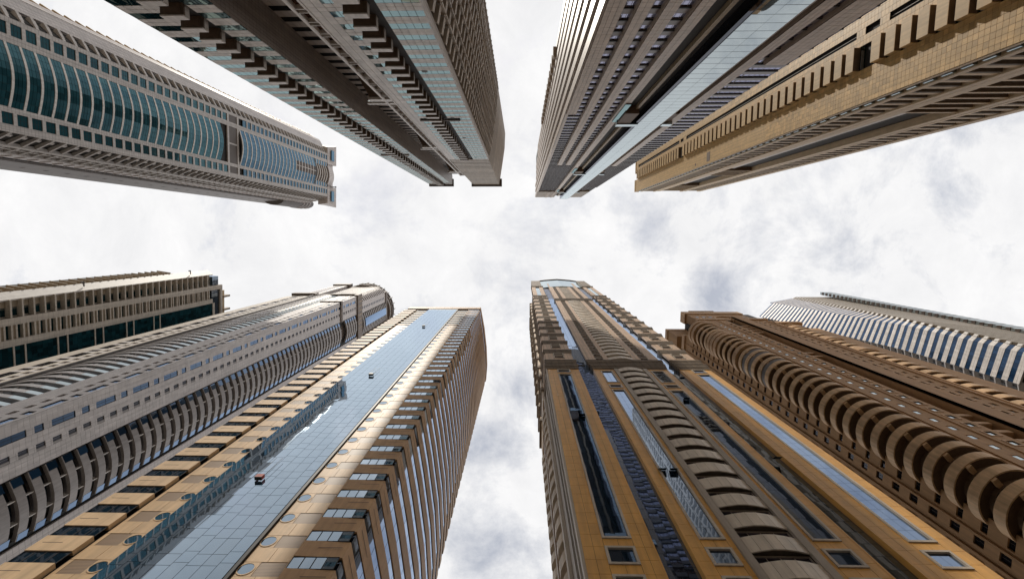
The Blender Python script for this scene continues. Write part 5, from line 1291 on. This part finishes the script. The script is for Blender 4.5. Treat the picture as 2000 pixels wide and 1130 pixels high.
    for s in (69.2, 73.9):
        mb = MB(); Nf.box(mb, (s, s + .3, zb, 172, 0, .2)); mb.build('pilaster', MT['brown_i'], T)
    # recess with slabs low down and glass above
    Q = Fac((0, 36.3), (1, 36.3), (0, -1))
    mb = MB(); Q.box(mb, (77.9, 83.0, zb, 165, -.4, 0)); mb.build('recess_glass', MT['g_dark'], T)
    mb = MB(); Q.box(mb, (77.9, 78.1, zb, 165, 0, 4.4)); mb.build('recess_wall', MT['brown_i'], T)
    def rs(mb): Nf.box(mb, (77.9, 80.6, 0, .9, -3.6, -.1))
    stack('recess_slab', rs, floors_at(66, zb, 82) + floors_at(120, 118, 126) + floors_at(150, 148, 162), MT['brown_i_trim'], T)
    # projecting plain wall
    Pw = Fac((0, 30.9), (1, 30.9), (0, -1)); Ps = Fac((81.2, 30.9), (81.2, 36), (-1, 0))
    wallb(Pw, 81.2, 85.4, zb, 175); wallb(Ps, 0, 5, zb, 175)
    zp = floors_at(83.6, zb, 172)
    holes(Nf, 85.4, 93.5, zb, 172, [(86.6, 88.0, zp, 1.5), (89.4, 90.4, [z + .9 for z in zp], 1.4)])
    def fr4(mb): ring(Nf, mb, (86.35, 88.25, -.25, 1.75), .25, -.2, .1)
    stack('window', fr4, zp, MT['brown_i_trim'], T, [('pane', lambda mb: Nf.box(mb, (86.6, 88.0, 0, 1.5, -.2, -.06)), MT['g_pale'])], minpx=5)
    window_stack(Nf, 89.4, 90.4, 1.4, [z + .9 for z in zp], T, MT['brown_i_trim'], MT['g_pale'], .08, (-.2, -.1), 0, minpx=5)
    for s in (91.9, 93.2):
        mb = MB(); Nf.box(mb, (s, s + .35, zb, 170, 0, .35)); mb.build('pilaster', MT['brown_i_trim'], T)
    # second column of round balconies
    c2 = (98.2, 34.4); 
    arc2 = [(c2[0] + 4.6 * math.cos(a), c2[1] + 2.6 * math.sin(a)) for a in [R(182) + R(176) * i / 14 for i in range(15)]]
    def s2(mb): strip(mb, arc2, 0, 1.7, -.25, .0, (0, -1))
    def f2(mb):
        mb.quad([(x_, y_, .02) for x_, y_ in arc2][::-1]); mb.quad([(x_, y_, .25) for x_, y_ in arc2])
    stack('round_balcony', s2, floors_at(83, zb, 165), MT['brown_i_ring'], T, [('floor_slab', f2, MT['brown_soffit3'])], cap=60)
    wallb(Fac((0, 33.8), (1, 33.8), (0, -1)), 93.5, 110, zb, 168)
    for z in (128, 142, 160):
        mb = MB(); strip(mb, arc2, z, z + 2.4, -.5, .25, (0, -1)); mb.build('cornice_ring', MT['brown_i_trim'], T)
    # cornices and gable
    for a, b, z, o in ((67.2, 77.8, 172, .3), (81, 93.6, 172, .5), (93.2, 103, 166, .4)):
        mb = MB(); Nf.box(mb, (a, b, z, z + 2.2, -2, o)); mb.build('cornice', MT['brown_i_trim'], T)
    mb = MB(); Nf.box(mb, (68.6, 91.5, 174, 188, -4, -.6)); mb.build('attic_wall', MT['brown_i'], T)
    def aw(mb): Nf.box(mb, (0, 1.3, 0, 1.6, -.6, -.52))
    for i in range(8):
        if i in (3, 4): continue
        for z in (176, 180.5):
            mb = MB(); Nf.box(mb, (70 + i * 2.6, 71.2 + i * 2.6, z, z + 1.8, -.62, -.52)); mb.build('window', MT['g_black'], T)
    mb = MB(); Nf.box(mb, (68.0, 91.9, 188, 193, -4.6, -.2)); mb.build('cornice', MT['brown_i_trim'], T)
    mb = MB(); Nf.box(mb, (71.6, 82.0, 193, 194, -4.6, .0)); mb.build('cornice', MT['brown_i_trim'], T)
    mb = MB(); cc = (80.5, 178)
    pts = [(cc[0] + 4.4 * math.cos(i * math.pi / 12), cc[1] + 4.4 * math.sin(i * math.pi / 12)) for i in range(24)]
    for i in range(24):
        a = pts[i]; b = pts[(i + 1) % 24]; k2 = .86
        a2 = (cc[0] + (a[0] - cc[0]) * k2, cc[1] + (a[1] - cc[1]) * k2); b2 = (cc[0] + (b[0] - cc[0]) * k2, cc[1] + (b[1] - cc[1]) * k2)
        q = [Nf.p(a[0], a[1], -.2), Nf.p(b[0], b[1], -.2), Nf.p(b2[0], b2[1], -.2), Nf.p(a2[0], a2[1], -.2)]
        mb.hexa([v + Vector((0, .45, 0)) for v in q] + q)
    mb.build('round_gable_moulding', MT['brown_i_trim'], T)
    mb = MB(); W.box(mb, (37, 60, GROUND, zb, -.5, .05)); Nf.box(mb, (61.3, 110, GROUND, zb, -.5, .05)); mb.build('podium_wall', MT['brown_i'], T)
MT['brown_soffit3'] = solid('dark_russet_soffit', (0.13, 0.078, 0.045), 0.7, 0.15)
tower_rings()

# ================================================================== blue and cream striped tower (far right)
def tower_striped():
    T = tower('skyscraper', 180, 45, 'white and blue striped tower at the far right behind the russet tower', 'skyscraper')
    zk, Ht = 178.0, 290.0
    # crease plan points below zk and at the top: far end of street side, ridge, small facet, big facet, lower end, fins
    def cr(z, a, b):
        f = max(0.0, min(1.0, (z - zk) / (Ht - zk))); return (a[0] + (b[0] - a[0]) * f, a[1] + (b[1] - a[1]) * f)
    def pt(k2, z):
        lo = [(205.5, 38.0), (152.7, 32.75), (152.2, 33.4), (151.0, 34.8), (149.15, 44.0), (150.5, 49.0)][k2]
        hi = [(205.5, 38.0), (172.5, 38.3), (171.0, 39.0), (157.5, 41.7), (149.4, 50.2), (151.2, 56.5)][k2]
        return cr(z, lo, hi)
    zb = 132.0; fl = floors_at(135, zb, 288)
    # street side ledges
    def quadprism(mb, z0, z1, k0, k1, o0, o1, inset0=0, inset1=0):
        P = []
        for z in (z0, z1):
            a = Vector(pt(k0, z)); b = Vector(pt(k1, z)); d = (b - a).normalized(); n_ = Vector((d.y, -d.x)); 
            if n_.dot(-a) < 0: n_ = -n_
            a = a + d * inset0; b = b - d * inset1
            P += [tuple(q) + (z,) for q in (a + n_ * o1, b + n_ * o1, b + n_ * o0, a + n_ * o0)]
        mb.hexa(P, [(i, P[i][2]) for i in range(8)])
    nst = 0
    for z in fl:
        tops = [288, 288, 283, 288, 276, 999]
        vis = psize([Vector(pt(3, z) + (z,)), Vector(pt(4, z) + (z,))])
        # big facet: cream band and row of panes
        top_big = z < 284; 
        mb = MB(); quadprism(mb, z, z + 1.75, 3, 4, -.5, .1, 0, 0); 
        if top_big: mb.build('cream_band', MT['stripe'], T)
        if top_big:
            a = Vector(pt(3, z + 1.75)); b = Vector(pt(4, z + 1.75)); L = (b - a).length; n = 8
            for i in range(n):
                mb = MB(); quadprism(mb, z + 1.77, z + 3.38, 3, 4, -.4, 0.02, L * i / n + .04, L * (n - 1 - i) / n + .04); mb.build('glass_pane', MT['g_stripe'], T)
        mb = MB(); quadprism(mb, z, z + 1.75, 2, 3, -.5, .1); mb.build('cream_band', MT['stripe'], T)
        a = Vector(pt(2, z + 1.75)); b = Vector(pt(3, z + 1.75)); L = (b - a).length; n = max(1, round(L / 1.6))
        for i in range(n):
            mb = MB(); quadprism(mb, z + 1.77, z + 3.38, 2, 3, -.4, 0.02, L * i / n + .03, L * (n - 1 - i) / n + .03); mb.build('glass_pane', MT['g_stripe'], T)
        mb = MB(); quadprism(mb, z, z + 1.3, 1, 2, -.5, .35); mb.build('edge_block', MT['white_frame'], T)
        # lower fins
        if z < 270:
            mb = MB(); quadprism(mb, z + .2, z + .6, 4, 5, -1.6, .1); mb.build('balcony_slab', MT['offwhite_plain'], T)
            mb = MB(); quadprism(mb, z + .6, z + 3.6, 4, 5, -1.9, -1.6); mb.build('back_wall', MT['grey_dark'], T)
            for i in range(3):
                mb = MB(); quadprism(mb, z + .6, z + 3.6, 4, 5, -1.6, -1.45, .6 + i * 1.5, 3.6 - i * 1.5 + .2); mb.build('window', MT['g_dark'], T)
        # street side
        q0 = pt(1, z); 
        mb = MB(); G = Fac(q0, (205.5, 38.0), (0, -1)); G.box(mb, (0, G.L, z, z + 1.6, -1.0, .25)); 
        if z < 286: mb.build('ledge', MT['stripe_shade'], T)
        mb = MB(); G.box(mb, (0.3, G.L, z + 1.6, z + 3.4, -1.0, -.7)); mb.build('window_strip', MT['g_black'], T)
        mb = MB(); G2 = Fac((187, 34.6), (193, 34.9), (0, -1)); 
        G2 = Fac((188, 34.85), (188, 36.5), (-1, 0)); G2.box(mb, (0, 1.7, z, z + 1.7, -6, 0)); mb.build('rear_bay', MT['brown_dark'], T)
        mb = MB(); G2.box(mb, (0, 1.7, z + 1.7, z + 3.4, -6, -.15)); mb.build('rear_bay_glass', MT['g_pale'], T)
    z2 = 288
    low = [pt(i, zb) for i in (1, 2, 3, 4, 5)]; hi = [pt(i, 286) for i in (1, 2, 3, 4, 5)]
    mb = MB(); 
    for z0, z1 in ((GROUND, zk), (zk, 284)):
        A = [pt(i, z0) for i in (1, 2, 3, 4, 5)] + [(160, 70), (210, 70), (205, 39)]; B = [pt(i, z1) for i in (1, 2, 3, 4, 5)] + [(160, 70), (210, 70), (205, 39)]
        sh = lambda p: (p[0] + 1.9, p[1] + (.9 if p[1] < 45 else .2))
        A = [sh(q) if i < 5 else q for i, q in enumerate(A)]; B = [sh(q) if i < 5 else q for i, q in enumerate(B)]
        n = len(A)
        for i in range(n):
            j = (i + 1) % n; mb.quad([A[j] + (z0,), A[i] + (z0,), B[i] + (z1,), B[j] + (z1,)])
        if z1 == 284: mb.quad([q + (z1,) for q in B][::-1])
    mb.build('body', MT['dark'], T)
MT['g_stripe'] = glass('cobalt_glass', (0.016, 0.042, 0.090), (0.42, 0.54, 0.80), coat=(-0.10, 0.60), wave=.02, var=.3)
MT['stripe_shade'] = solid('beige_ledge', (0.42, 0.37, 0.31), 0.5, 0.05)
tower_striped()
